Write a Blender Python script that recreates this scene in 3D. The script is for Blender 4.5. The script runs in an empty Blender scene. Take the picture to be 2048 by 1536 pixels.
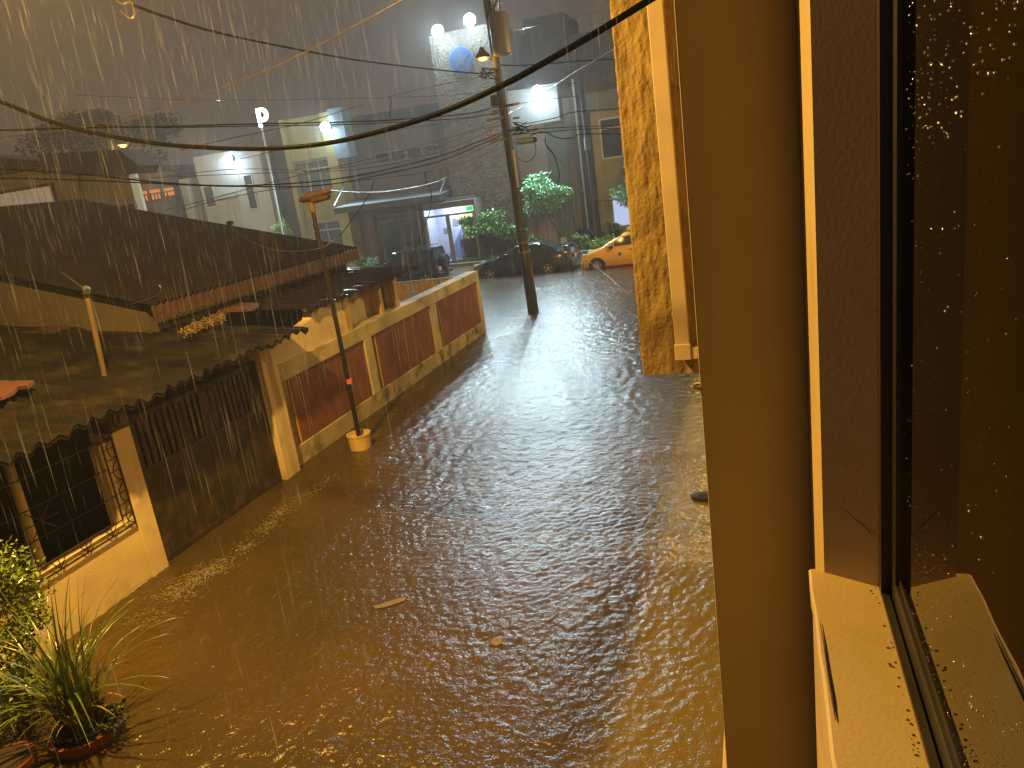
import bpy, bmesh, math, random
from mathutils import Vector, Matrix
from math import radians, sin, cos, pi, sqrt
random.seed(7)
S = bpy.context.scene
COL = S.collection

# ------------------------------------------------------------------ camera frame
F, H = 1520.0, 4.4
yaw, pit, rol = radians(19.11), radians(15.51), radians(7.89)
FW = Vector((-sin(yaw)*cos(pit), cos(yaw)*cos(pit), -sin(pit)))
RT0 = Vector((cos(yaw), sin(yaw), 0)); DN0 = FW.cross(RT0)
RT = cos(rol)*RT0 + sin(rol)*DN0
DN = -sin(rol)*RT0 + cos(rol)*DN0
EYE = Vector((0, 0, H))
def ray(x, y): return FW + RT*((x-1024)/F) + DN*((y-768)/F)
def at(x, y, X=None, Y=None, Z=None, d=None):
    """the point of the photograph's ray that lies on a world plane (or at a depth)"""
    v = ray(x, y)
    if d is not None: t = d
    elif X is not None: t = X/v.x
    elif Y is not None: t = Y/v.y
    else: t = (Z-H)/v.z
    return EYE + v*t

# ------------------------------------------------------------------ materials
def mat(name, c, rough=.7, var=.18, vs=3., bump=0., bs=40., metallic=0., spec=.5, c2=None,
        c2s=1.5, c2t=.55, c2w=.1, stretch=(1, 1, 1), trans=0., emit=None, es=0., coat=0., detail=6):
    m = bpy.data.materials.new(name); m.use_nodes = True
    nt = m.node_tree; N = nt.nodes; L = nt.links
    b = N['Principled BSDF']
    b.inputs['Roughness'].default_value = rough
    b.inputs['Metallic'].default_value = metallic
    b.inputs['Specular IOR Level'].default_value = spec
    b.inputs['Transmission Weight'].default_value = trans
    b.inputs['Coat Weight'].default_value = coat
    tc = N.new('ShaderNodeTexCoord'); mp = N.new('ShaderNodeMapping')
    mp.inputs['Scale'].default_value = stretch
    L.new(tc.outputs['Object'], mp.inputs['Vector'])
    n1 = N.new('ShaderNodeTexNoise'); n1.inputs['Scale'].default_value = vs; n1.inputs['Detail'].default_value = detail
    L.new(mp.outputs['Vector'], n1.inputs['Vector'])
    mr = N.new('ShaderNodeMapRange'); mr.inputs['From Min'].default_value = .3; mr.inputs['From Max'].default_value = .7
    mr.inputs['To Min'].default_value = 1-var; mr.inputs['To Max'].default_value = 1+var
    L.new(n1.outputs['Fac'], mr.inputs['Value'])
    src = None
    if c2 is not None:
        n2 = N.new('ShaderNodeTexNoise'); n2.inputs['Scale'].default_value = c2s; n2.inputs['Detail'].default_value = 8
        L.new(mp.outputs['Vector'], n2.inputs['Vector'])
        m2 = N.new('ShaderNodeMapRange'); m2.inputs['From Min'].default_value = c2t-c2w; m2.inputs['From Max'].default_value = c2t+c2w
        L.new(n2.outputs['Fac'], m2.inputs['Value'])
        mx = N.new('ShaderNodeMix'); mx.data_type = 'RGBA'
        mx.inputs['A'].default_value = (*c, 1); mx.inputs['B'].default_value = (*c2, 1)
        L.new(m2.outputs['Result'], mx.inputs['Factor']); src = mx.outputs['Result']
    vm = N.new('ShaderNodeVectorMath'); vm.operation = 'SCALE'
    if src is None: vm.inputs[0].default_value = c
    else: L.new(src, vm.inputs[0])
    L.new(mr.outputs['Result'], vm.inputs['Scale'])
    L.new(vm.outputs['Vector'], b.inputs['Base Color'])
    if bump:
        n3 = N.new('ShaderNodeTexNoise'); n3.inputs['Scale'].default_value = bs; n3.inputs['Detail'].default_value = 5
        L.new(mp.outputs['Vector'], n3.inputs['Vector'])
        bp = N.new('ShaderNodeBump'); bp.inputs['Strength'].default_value = bump; bp.inputs['Distance'].default_value = .02
        L.new(n3.outputs['Fac'], bp.inputs['Height']); L.new(bp.outputs['Normal'], b.inputs['Normal'])
    if emit:
        b.inputs['Emission Color'].default_value = (*emit, 1); b.inputs['Emission Strength'].default_value = es
    return m

def glow(name, c, s):
    m = bpy.data.materials.new(name); m.use_nodes = True
    N = m.node_tree.nodes; N.clear()
    e = N.new('ShaderNodeEmission'); e.inputs['Color'].default_value = (*c, 1); e.inputs['Strength'].default_value = s
    o = N.new('ShaderNodeOutputMaterial'); m.node_tree.links.new(e.outputs[0], o.inputs['Surface'])
    return m

def glass(name, tint, rough=.01, ior=1.5, bump=0., bs=30.):
    m = bpy.data.materials.new(name); m.use_nodes = True
    nt = m.node_tree; N = nt.nodes; L = nt.links; N.clear()
    fr = N.new('ShaderNodeFresnel'); fr.inputs['IOR'].default_value = ior
    tr = N.new('ShaderNodeBsdfTransparent'); tr.inputs['Color'].default_value = (*tint, 1)
    gl = N.new('ShaderNodeBsdfGlossy'); gl.inputs['Roughness'].default_value = rough
    mx = N.new('ShaderNodeMixShader'); o = N.new('ShaderNodeOutputMaterial')
    L.new(fr.outputs[0], mx.inputs[0]); L.new(tr.outputs[0], mx.inputs[1]); L.new(gl.outputs[0], mx.inputs[2])
    L.new(mx.outputs[0], o.inputs['Surface'])
    if bump:
        tc = N.new('ShaderNodeTexCoord'); n = N.new('ShaderNodeTexNoise'); n.inputs['Scale'].default_value = bs
        L.new(tc.outputs['Object'], n.inputs['Vector'])
        b = N.new('ShaderNodeBump'); b.inputs['Strength'].default_value = bump; b.inputs['Distance'].default_value = .002
        L.new(n.outputs['Fac'], b.inputs['Height']); L.new(b.outputs['Normal'], gl.inputs['Normal'])
    return m

M = {}
M['cream'] = mat('cream_paint', (.44, .33, .16), .75, .12, 2.5, .12, 70, c2=(.3, .22, .11), c2s=1.2, c2t=.66, c2w=.12)
M['cream_smooth'] = mat('cream_paint_smooth', (.42, .315, .15), .7, .10, 1.6, .08, 90, c2=(.36, .26, .12), c2s=3., c2t=.68, c2w=.1)
M['column_paint'] = mat('column_paint', (.46, .38, .215), .75, .14, 1.2, .08, 90, c2=(.33, .26, .13), c2s=1.6, c2t=.55, c2w=.2, stretch=(1, 1, .35))
M['jamb'] = mat('grey_white_paint', (.5, .37, .26), .75, .06, 3, .015, 80)
M['crack'] = mat('crack_dirt', (.06, .045, .03), .9)
M['stucco'] = mat('rough_stucco', (.24, .172, .068), .8, .15, 5, .35, 45, c2=(.17, .12, .045), c2s=2.2, c2t=.6, c2w=.12)
M['pvc'] = mat('white_pvc_trunking', (.46, .38, .29), .45, .08, 4)
M['alu'] = mat('bronze_aluminium', (.016, .013, .010), .35, .1, 5, spec=.6)
M['alu_rail'] = mat('worn_aluminium_rail', (.075, .065, .055), .35, .25, 14, metallic=.7, stretch=(1, .2, 1))
M['pane'] = glass('tinted_window_glass', (.10, .10, .10), .012, 1.85)
M['drop'] = mat('water_drop', (.9, .9, .9), .12, 0, metallic=1.)
M['room'] = mat('dark_room', (.05, .045, .04), .9)
M['wall_cream'] = mat('boundary_wall_cream', (.50, .42, .25), .75, .2, 1.8, .15, 60, c2=(.22, .17, .09), c2s=1.6, c2t=.62, c2w=.12)
M['wall_base'] = mat('mossy_plinth', (.40, .33, .18), .8, .25, 3, .3, 40, c2=(.09, .08, .045), c2s=2.6, c2t=.6, c2w=.1)
M['red'] = mat('maroon_panel', (.20, .066, .042), .7, .2, 3, .5, 70, c2=(.17, .05, .028), c2s=2, c2t=.6)
M['yellow_edge'] = mat('yellow_paint_edge', (.5, .35, .1), .7, .15, 4)
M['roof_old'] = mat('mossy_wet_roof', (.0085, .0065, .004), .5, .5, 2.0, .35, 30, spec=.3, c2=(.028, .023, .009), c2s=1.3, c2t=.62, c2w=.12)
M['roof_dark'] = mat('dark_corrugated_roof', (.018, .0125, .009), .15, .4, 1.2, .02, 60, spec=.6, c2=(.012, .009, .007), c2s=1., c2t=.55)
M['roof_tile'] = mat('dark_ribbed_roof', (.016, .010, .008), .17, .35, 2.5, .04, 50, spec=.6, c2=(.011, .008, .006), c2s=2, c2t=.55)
M['eave_rust'] = mat('brown_eave_strip', (.065, .03, .018), .5, .35, 6)
M['housewall'] = mat('house_wall', (.085, .068, .048), .8, .25, 1.2, .2, 40)
M['white_wall'] = mat('porch_white_wall', (.66, .54, .34), .75, .14, 2, .2, 50, c2=(.35, .27, .15), c2s=1.2, c2t=.65, c2w=.1)
M['void'] = mat('dark_inside', (.02, .016, .012), .9)
M['iron'] = mat('dark_iron', (.014, .010, .008), .45, .3, 8)
M['iron_gate'] = mat('brown_gate_paint', (.035, .024, .017), .5, .4, 5, c2=(.06, .035, .02), c2s=5, c2t=.6)
M['rust'] = mat('rusty_fence_paint', (.42, .26, .12), .6, .3, 6, .2, 50)
M['conc'] = mat('pole_concrete', (.024, .02, .017), .8, .25, 6, .3, 50, c2=(.02, .016, .013), c2s=3, c2t=.58)
M['lamp_grey'] = mat('lamp_housing', (.085, .05, .03), .45, .2, 10)
M['trans'] = mat('transformer_grey', (.09, .087, .083), .5, .15, 3, c2=(.08, .07, .06), c2s=3, c2t=.62)
M['cable'] = mat('black_cable', (.0018, .0016, .0015), .5, .3, 20, .5, 45, spec=.04)
def matte(name, c):
    m = bpy.data.materials.new(name); m.use_nodes = True
    nt = m.node_tree; N = nt.nodes; N.clear()
    tc = N.new('ShaderNodeTexCoord'); n = N.new('ShaderNodeTexNoise'); n.inputs['Scale'].default_value = 18
    cr = N.new('ShaderNodeValToRGB'); cr.color_ramp.elements[0].color = (*[x*.5 for x in c], 1); cr.color_ramp.elements[1].color = (*[x*1.5 for x in c], 1)
    d = N.new('ShaderNodeBsdfDiffuse'); g = N.new('ShaderNodeBsdfGlossy'); g.inputs['Roughness'].default_value = .25; g.inputs['Color'].default_value = (.5, .5, .5, 1)
    mx = N.new('ShaderNodeMixShader'); mx.inputs[0].default_value = .0016
    o = N.new('ShaderNodeOutputMaterial')
    L = nt.links; L.new(tc.outputs['Object'], n.inputs['Vector']); L.new(n.outputs['Fac'], cr.inputs['Fac']); L.new(cr.outputs['Color'], d.inputs['Color'])
    L.new(d.outputs[0], mx.inputs[1]); L.new(g.outputs[0], mx.inputs[2]); L.new(mx.outputs[0], o.inputs['Surface'])
    return m
M['cable'] = matte('black_cable', (.0012, .001, .0008))
M['thin'] = mat('grey_wire', (.06, .05, .045), .3, .3, 20, spec=.6)
M['bright_wire'] = mat('bare_wire', (.13, .10, .06), .35, .3, 10, metallic=.5)
M['steel'] = mat('steel_sleeve', (.22, .27, .34), .35, .2, 8, metallic=.3)
M['orange_plastic'] = mat('orange_insulator', (.7, .12, .04), .4)
M['ceramic'] = mat('brown_insulator', (.12, .06, .035), .3)
M['bucket'] = mat('yellow_bucket', (.62, .44, .16), .6, .15, 5, .1, 30)
M['orange_sheet'] = mat('orange_tarp', (.13, .05, .02), .6, .2, 7, .3, 20)
M['leaf_litter'] = mat('dry_leaves', (.17, .12, .04), .7, .4, 30)
M['mast'] = mat('yellowed_pipe', (.13, .09, .04), .55, .25, 6)
M['terracotta'] = mat('terracotta', (.14, .04, .018), .7, .25, 9, .2, 40)
M['soil'] = mat('wet_soil', (.03, .022, .014), .8)
M['inst_grey'] = mat('institute_grey', (0.158, 0.146, 0.143), .8, .12, .5, .15, 12)
M['inst_dark'] = mat('institute_dark_grey', (0.095, 0.091, 0.095), .8, .12, .5)
M['inst_brown'] = mat('institute_brown', (0.15, 0.103, 0.088), .8, .12, .6)
M['inst_pink'] = mat('institute_pinkish', (0.269, 0.214, 0.214), .8, .12, .6)
M['inst_green'] = mat('institute_slate', (0.127, 0.15, 0.143), .8, .12, .6)
M['inst_white'] = mat('institute_white', (0.444, 0.475, 0.506), .8, .12, .5, .1, 10)
M['inst_yellow'] = mat('institute_yellow', (0.396, 0.365, 0.143), .8, .12, .7, .1, 10)
M['inst_olive'] = mat('institute_ochre', (0.317, 0.238, 0.079), .8, .12, .7, .1, 10)
M['inst_blue'] = mat('institute_blue', (0.238, 0.341, 0.444), .7, .1, 1)
M['tower_stone'] = mat('rough_stone_cladding', (0.165, 0.142, 0.119), .8, .25, 3, .6, 9, c2=(.18, .15, .12), c2s=4, c2t=.55)
M['tower_low'] = mat('smooth_brown_render', (0.125, 0.102, 0.086), .85, .15, 1, .25, 22)
M['emb_blue'] = mat('emblem_blue', (.025, .07, .26), .5, .05)
M['emb_white'] = mat('emblem_pale', (.06, .10, .19), .5, .05)
M['emb_rim'] = mat('emblem_rim', (.08, .15, .32), .5, .05)
M['frame_w'] = mat('window_frame_pale', (.5, .52, .5), .5, .1, 3)
M['frame_g'] = mat('window_frame_grey', (.25, .25, .25), .5, .1, 3)
M['far_pane'] = mat('dark_far_glass', (.03, .032, .036), .08, .1, 1, spec=.7)
M['canopy'] = mat('canopy_sheet', (.2, .22, .24), .4, .15, 3, spec=.6)
M['canopy_edge'] = mat('canopy_edge', (.10, .095, .09), .6, .15, 3)
M['kerb'] = mat('kerb_concrete', (.22, .2, .18), .6, .2, 2)
M['pave'] = mat('wet_pavement', (.2, .2, .19), .35, .25, 1.5)
M['grass'] = mat('lawn_blades', (.11, .25, .04), .6, .35, 3)
M['leaf_mid'] = mat('shrub_leaf', (.13, .28, .07), .4, .4, 3, spec=.6)
M['leaf_pale'] = mat('tree_leaf_blue_green', (.2, .42, .22), .45, .4, 3, spec=.6)
M['leaf_lime'] = mat('lime_leaf', (.20, .34, .05), .45, .35, 3, spec=.6)
M['leaf_dark'] = mat('dark_leaf', (.03, .05, .025), .5, .4, 3)
M['leaf_near'] = mat('near_shrub_leaf', (.14, .2, .03), .3, .4, 5, spec=.7)
M['blade'] = mat('long_grass_blade', (.10, .15, .028), .3, .35, 6, spec=.7)
M['blade_dry'] = mat('dry_grass_blade', (.26, .19, .06), .5, .3, 6)
M['bark'] = mat('bark', (.09, .06, .04), .8, .3, 8)
M['hedge_dark'] = mat('dark_hedge_stems', (.07, .05, .035), .8, .4, 4, .5, 20)  # dark brown stems below the leaf mass
M['car_black'] = mat('black_car_paint', (.012, .013, .017), .18, .05, spec=.6, coat=.6)
M['car_blue'] = mat('dark_navy_car_paint', (.020, .024, .044), .2, .05, spec=.6, coat=.7)
M['car_yellow'] = mat('taxi_yellow_paint', (.95, .50, .01), .28, .05, spec=.5, coat=.5)
M['car_glass'] = mat('car_glass', (.03, .035, .035), .06, .05, spec=.8)
M['tyre'] = mat('tyre_rubber', (.012, .012, .012), .8)
M['rim'] = mat('alloy_rim', (.5, .45, .4), .35, .1, metallic=.7)
M['chrome'] = mat('chrome', (.7, .7, .72), .15, 0, metallic=1)
M['tail'] = mat('tail_lamp', (.35, .015, .02), .25, 0)
M['headl'] = mat('head_lamp_glass', (.5, .5, .5), .15, 0)
M['plate'] = mat('number_plate', (.7, .62, .5), .5, .1, 20)
M['trim'] = mat('black_trim', (.015, .014, .014), .6)
M['seal'] = mat('taxi_door_seal', (.75, .68, .5), .5, .1, 20)
M['corr_white'] = mat('white_corrugated_sheet', (.72, .7, .68), .5, .1, 4, emit=(.85, .78, .74), es=.07)  # weak emission in the sheet stands in for light from the room behind
M['far_cream'] = mat('far_cream_wall', (.42, .34, .22), .85, .15, .5)
M['far_brown'] = mat('far_brown_wall', (.14, .10, .075), .85, .2, .6)
M['far_roof'] = mat('far_dark_roof', (.05, .036, .03), .7, .3, 1)
M['debris'] = mat('sodden_debris', (.018, .016, .02), .7, .4, 10)
M['foam'] = mat('muddy_foam', (.17, .14, .09), .7, .3, 12, .3, 40)
M['floatwood'] = mat('floating_wood', (.15, .11, .05), .6, .3, 8)
M['paleboard'] = mat('pale_blue_board', (.45, .55, .66), .5, .05)
LED = (.66, .90, 1.0)
SOD = (1., .56, .10)
M['led'] = glow('led_lens', LED, 90)
M['sodium'] = glow('sodium_bulb', (1., .5, .1), 5)
M['signlit'] = glow('lit_sign_letter', (.78, .78, 1.), 7)
M['lobbylight'] = glow('lobby_tube', (.75, .88, 1.), 2.2)
M['litwin'] = glow('lit_office_window', (.55, .66, .95), .7)
M['exit_green'] = glow('exit_green', (.02, .55, .28), 1.1)
M['warm_room'] = glow('warm_lit_room', (1., .33, .07), .5)
M['lobby_wall'] = mat('lobby_wall_blue', (.5, .56, .72), .6, .1, 1)
M['lobby_floor'] = mat('lobby_floor', (.5, .52, .58), .3, .1, 1)
M['lobby_yellow'] = mat('lobby_yellow', (.62, .58, .2), .6, .2, .8)
M['lobby_blue'] = mat('lobby_deep_blue', (.18, .24, .48), .6, .1, 1)
M['desk'] = mat('lobby_desk', (.05, .05, .07), .5)
M['poster'] = mat('poster_picture', (.25, .2, .25), .6, .5, 8)

# ------------------------------------------------------------------ mesh collector
class MB:
    def __init__(s): s.v = []; s.f = []; s.sm = []
    def add(s, vs, fs, smooth=False):
        o = len(s.v); s.v += [tuple(v) for v in vs]
        for f in fs: s.f.append([o+i for i in f]); s.sm.append(smooth)
        return s
    def box(s, x0, x1, y0, y1, z0, z1):
        if x0 > x1: x0, x1 = x1, x0
        if y0 > y1: y0, y1 = y1, y0
        if z0 > z1: z0, z1 = z1, z0
        vs = [(x, y, z) for z in (z0, z1) for y in (y0, y1) for x in (x0, x1)]
        return s.add(vs, [(0, 2, 3, 1), (4, 5, 7, 6), (0, 1, 5, 4), (2, 6, 7, 3), (0, 4, 6, 2), (1, 3, 7, 5)])
    def slab(s, p, q, w, h, up=(0, 0, 1)):
        """a bar of rectangular section from p to q"""
        p, q = Vector(p), Vector(q); d = (q-p).normalized(); u = Vector(up)
        a = d.cross(u)
        if a.length < 1e-4: a = d.cross(Vector((1, 0, 0)))
        a.normalize(); b = a.cross(d)
        vs = []
        for e in (p, q):
            for i, j in ((-1, -1), (1, -1), (1, 1), (-1, 1)): vs.append(e+a*(w/2*i)+b*(h/2*j))
        return s.add(vs, [(3, 2, 1, 0), (4, 5, 6, 7), (0, 1, 5, 4), (1, 2, 6, 5), (2, 3, 7, 6), (3, 0, 4, 7)])
    def tube(s, pts, r, n=8, r2=None, caps=True):
        pts = [Vector(p) for p in pts]; K = len(pts)
        prev = None; rings = []
        for i, p in enumerate(pts):
            d = (pts[min(i+1, K-1)]-pts[max(i-1, 0)])
            if d.length < 1e-9: d = Vector((0, 0, 1))
            d.normalize()
            if prev is None:
                a = d.cross(Vector((0, 0, 1)))
                if a.length < 1e-3: a = d.cross(Vector((1, 0, 0)))
            else: a = prev - d*prev.dot(d)
            a.normalize(); prev = a; b = d.cross(a)
            rr = r if r2 is None else r+(r2-r)*i/(K-1)
            if isinstance(r, (list, tuple)): rr = r[i]
            rings.append([p+a*(rr*cos(2*pi*k/n))+b*(rr*sin(2*pi*k/n)) for k in range(n)])
        vs = [v for g in rings for v in g]; fs = []
        for i in range(K-1):
            for k in range(n):
                fs.append((i*n+k, i*n+(k+1) % n, (i+1)*n+(k+1) % n, (i+1)*n+k))
        s.add(vs, fs, True)
        if caps:
            s.add(rings[0], [tuple(reversed(range(n)))]); s.add(rings[-1], [tuple(range(n))])
        return s
    def cyl(s, p, q, r, r2=None, n=14): return s.tube([p, q], r, n, r2)
    def lathe(s, base, prof, n=16, axis='Z'):
        b = Vector(base); vs = []; fs = []
        for (r, h) in prof:
            for k in range(n):
                a = 2*pi*k/n
                if axis == 'Z': vs.append(b+Vector((r*cos(a), r*sin(a), h)))
                elif axis == 'Y': vs.append(b+Vector((r*cos(a), h, r*sin(a))))
                else: vs.append(b+Vector((h, r*cos(a), r*sin(a))))
        K = len(prof)
        for i in range(K-1):
            for k in range(n):
                f = (i*n+k, i*n+(k+1) % n, (i+1)*n+(k+1) % n, (i+1)*n+k)
                fs.append(f if axis == 'Z' else tuple(reversed(f)) if axis == 'Y' else f)
        fs.append(tuple(reversed(range(n)))); fs.append(tuple(range((K-1)*n, K*n)))
        return s.add(vs, fs, True)
    def prism(s, poly, fn0, fn1):
        """poly of 2-D points mapped by fn0 and fn1 to the two ends"""
        n = len(poly); vs = [fn0(*p) for p in poly]+[fn1(*p) for p in poly]
        fs = [tuple(reversed(range(n))), tuple(range(n, 2*n))]+[(i, (i+1) % n, n+(i+1) % n, n+i) for i in range(n)]
        return s.add(vs, fs)
    def quad(s, a, b, c, d): return s.add([a, b, c, d], [(0, 1, 2, 3)])
    def grid(s, fn, nu, nv, smooth=True):
        vs = [fn(i/nu, j/nv) for j in range(nv+1) for i in range(nu+1)]
        fs = [(j*(nu+1)+i, j*(nu+1)+i+1, (j+1)*(nu+1)+i+1, (j+1)*(nu+1)+i) for j in range(nv) for i in range(nu)]
        return s.add(vs, fs, smooth)
    def leaf(s, p, L, w, rng=random):
        th = rng.uniform(0, 2*pi); ph = math.asin(rng.uniform(-.75, .75))
        d = Vector((cos(th)*cos(ph), sin(th)*cos(ph), sin(ph)))
        a = d.cross(Vector((rng.uniform(-1, 1), rng.uniform(-1, 1), rng.uniform(-1, 1)))).normalized()
        nrm = d.cross(a)
        p = Vector(p)
        return s.add([p, p+d*L*.5+a*w*.5+nrm*L*.06, p+d*L, p+d*L*.5-a*w*.5+nrm*L*.06], [(0, 1, 2), (0, 2, 3)])
    def build(s, name, m, parent=None, bevel=0., fix=True):
        me = bpy.data.meshes.new(name)
        off = Vector((0, 0, 0))
        p = parent
        while p is not None: off += p.location; p = p.parent
        own = Vector((0, 0, 0))
        if parent is None and s.v:
            xs = [v[0] for v in s.v]; ys = [v[1] for v in s.v]; zs = [v[2] for v in s.v]
            own = Vector(((min(xs)+max(xs))/2, (min(ys)+max(ys))/2, min(zs)))
        me.from_pydata([tuple(Vector(v)-off-own) for v in s.v], [], s.f)
        me.polygons.foreach_set('use_smooth', s.sm)
        me.materials.append(M[m] if isinstance(m, str) else m)
        me.update()
        if fix and len(s.f) < 4000:
            bm = bmesh.new(); bm.from_mesh(me); bmesh.ops.recalc_face_normals(bm, faces=bm.faces); bm.to_mesh(me); bm.free()
            if any(s.sm): me.set_sharp_from_angle(angle=radians(42))
        o = bpy.data.objects.new(name, me); COL.objects.link(o)
        o.location = own
        if parent is not None: o.parent = parent
        if bevel:
            b = o.modifiers.new('bevel', 'BEVEL'); b.width = bevel; b.segments = 2; b.limit_method = 'ANGLE'; b.angle_limit = radians(40)
        return o

def tag(o, label=None, cat=None, group=None, kind=None):
    if label: o['label'] = label
    if cat: o['category'] = cat
    if group: o['group'] = group
    if kind: o['kind'] = kind
    return o
def thing(name, label, cat, loc, group=None, kind=None):
    o = bpy.data.objects.new(name, None); COL.objects.link(o); o.location = loc
    o.empty_display_size = .2
    return tag(o, label, cat, group, kind)
def box(name, m, parent, *a, bevel=0.): return MB().box(*a).build(name, m, parent, bevel)

def lamp(name, parent, loc, color, power, size=.1, kind='POINT', direction=None, angle=120, blend=.6):
    l = bpy.data.lights.new(name, kind); l.energy = power; l.color = color
    if kind in ('POINT', 'SPOT'): l.shadow_soft_size = size
    if kind == 'SPOT': l.spot_size = radians(angle); l.spot_blend = blend
    if kind == 'AREA': l.size = size
    o = bpy.data.objects.new(name, l); COL.objects.link(o)
    off = Vector((0, 0, 0)); p = parent
    while p is not None: off += p.location; p = p.parent
    o.location = Vector(loc)-off
    if direction is not None: o.rotation_euler = Vector(direction).to_track_quat('-Z', 'Y').to_euler()
    if parent is not None: o.parent = parent
    return o

def spline(pts, n=10):
    """Catmull-Rom through the points"""
    P = [Vector(p) for p in pts]
    if len(P) == 2: return [P[0].lerp(P[1], i/n) for i in range(n+1)]
    Q = [P[0]*2-P[1]]+P+[P[-1]*2-P[-2]]; out = []
    for i in range(1, len(Q)-2):
        a, b, c, d = Q[i-1:i+3]
        for k in range(n):
            t = k/n
            out.append(.5*((2*b)+(c-a)*t+(2*a-5*b+4*c-d)*t*t+(3*b-a-3*c+d)*t**3))
    out.append(P[-1]); return out

# ------------------------------------------------------------------ ground and water
def ground():
    g = MB().quad((-120, -30, -.45), (80, -30, -.45), (80, 140, -.45), (-120, 140, -.45))
    tag(g.build('ground', mat('street_asphalt', (.05, .05, .05), .8), fix=False), kind='structure')
    # flood water
    m = bpy.data.materials.new('muddy_flood_water'); m.use_nodes = True
    nt = m.node_tree; N = nt.nodes; L = nt.links; b = N['Principled BSDF']
    b.inputs['Roughness'].default_value = .23; b.inputs['IOR'].default_value = 1.42
    b.inputs['Specular IOR Level'].default_value = .5
    tc = N.new('ShaderNodeTexCoord')
    n1 = N.new('ShaderNodeTexNoise'); n1.inputs['Scale'].default_value = .35; n1.inputs['Detail'].default_value = 8
    L.new(tc.outputs['Object'], n1.inputs['Vector'])
    cr = N.new('ShaderNodeValToRGB'); e = cr.color_ramp.elements
    e[0].position = .35; e[0].color = (.042, .032, .011, 1); e[1].position = .68; e[1].color = (.078, .049, .016, 1)
    L.new(n1.outputs['Fac'], cr.inputs['Fac'])
    # foam drawn out along the current
    mp = N.new('ShaderNodeMapping'); mp.inputs['Scale'].default_value = (3., .9, 1); L.new(tc.outputs['Object'], mp.inputs['Vector'])
    n2 = N.new('ShaderNodeTexNoise'); n2.inputs['Scale'].default_value = 2.2; n2.inputs['Detail'].default_value = 10; n2.inputs['Roughness'].default_value = .7
    L.new(mp.outputs['Vector'], n2.inputs['Vector'])
    fr = N.new('ShaderNodeMapRange'); fr.inputs['From Min'].default_value = .60; fr.inputs['From Max'].default_value = .76
    fr.inputs['To Max'].default_value = .35
    L.new(n2.outputs['Fac'], fr.inputs['Value'])
    mx = N.new('ShaderNodeMix'); mx.data_type = 'RGBA'; mx.inputs['B'].default_value = (.30, .22, .13, 1)
    L.new(fr.outputs['Result'], mx.inputs['Factor']); L.new(cr.outputs['Color'], mx.inputs['A'])
    # the drowned footpath along our side shows paler through the shallow water
    sx = N.new('ShaderNodeSeparateXYZ'); L.new(tc.outputs['Object'], sx.inputs[0])
    wob = N.new('ShaderNodeMath'); wob.operation = 'MULTIPLY_ADD'; L.new(n2.outputs['Fac'], wob.inputs[0]); wob.inputs[1].default_value = .5; L.new(sx.outputs['X'], wob.inputs[2])
    pr_ = N.new('ShaderNodeMapRange'); pr_.inputs['From Min'].default_value = 8.78; pr_.inputs['From Max'].default_value = 9.12; pr_.interpolation_type = 'SMOOTHSTEP'
    L.new(wob.outputs[0], pr_.inputs['Value'])
    mx2 = N.new('ShaderNodeMix'); mx2.data_type = 'RGBA'; mx2.inputs['B'].default_value = (.15, .115, .035, 1)
    L.new(pr_.outputs['Result'], mx2.inputs['Factor']); L.new(mx.outputs['Result'], mx2.inputs['A'])
    L.new(mx2.outputs['Result'], b.inputs['Base Color'])
    # ripples: rain-beaten chop plus longer swell
    def noise(sc, det, st=(1, 1, 1), dist=0.):
        q = N.new('ShaderNodeMapping'); q.inputs['Scale'].default_value = st; L.new(tc.outputs['Object'], q.inputs['Vector'])
        n = N.new('ShaderNodeTexNoise'); n.inputs['Scale'].default_value = sc; n.inputs['Detail'].default_value = det
        n.inputs['Distortion'].default_value = dist
        L.new(q.outputs['Vector'], n.inputs['Vector']); return n.outputs['Fac']
    a1 = noise(9., 3, (1, .75, 1), .6); a2 = noise(1.4, 2, (1, .6, 1), .8); a3 = noise(20., 3, (1, 1, 1), .4); a4 = noise(46., 2)
    def mul(x, k):
        q = N.new('ShaderNodeMath'); q.operation = 'MULTIPLY'; L.new(x, q.inputs[0]); q.inputs[1].default_value = k; return q.outputs[0]
    def addn(x, y):
        q = N.new('ShaderNodeMath'); q.operation = 'ADD'; L.new(x, q.inputs[0]); L.new(y, q.inputs[1]); return q.outputs[0]
    hgt = addn(addn(addn(mul(a1, .008), mul(a2, .006)), mul(a3, .013)), mul(a4, .005))
    bp = N.new('ShaderNodeBump'); bp.inputs['Strength'].default_value = .9; bp.inputs['Distance'].default_value = 1.
    L.new(hgt, bp.inputs['Height']); L.new(bp.outputs['Normal'], b.inputs['Normal'])
    import numpy as np
    rg = np.random.default_rng(5)
    K = []
    for lam0, lam1, n, steep, small in ((.6, 1.5, 10, .005, 0), (.22, .6, 40, .006, 0), (.11, .3, 80, .012, 0), (.065, .12, 90, .031, 1), (.12, .30, 80, .017, 2)):
        for i in range(n):
            lam = rg.uniform(lam0, lam1); k = 2*pi/lam; a = rg.uniform(0, 2*pi)
            K.append((k*cos(a), k*sin(a), steep/k*rg.uniform(.5, 1.3), rg.uniform(0, 2*pi), small))
    w = MB()
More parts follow.
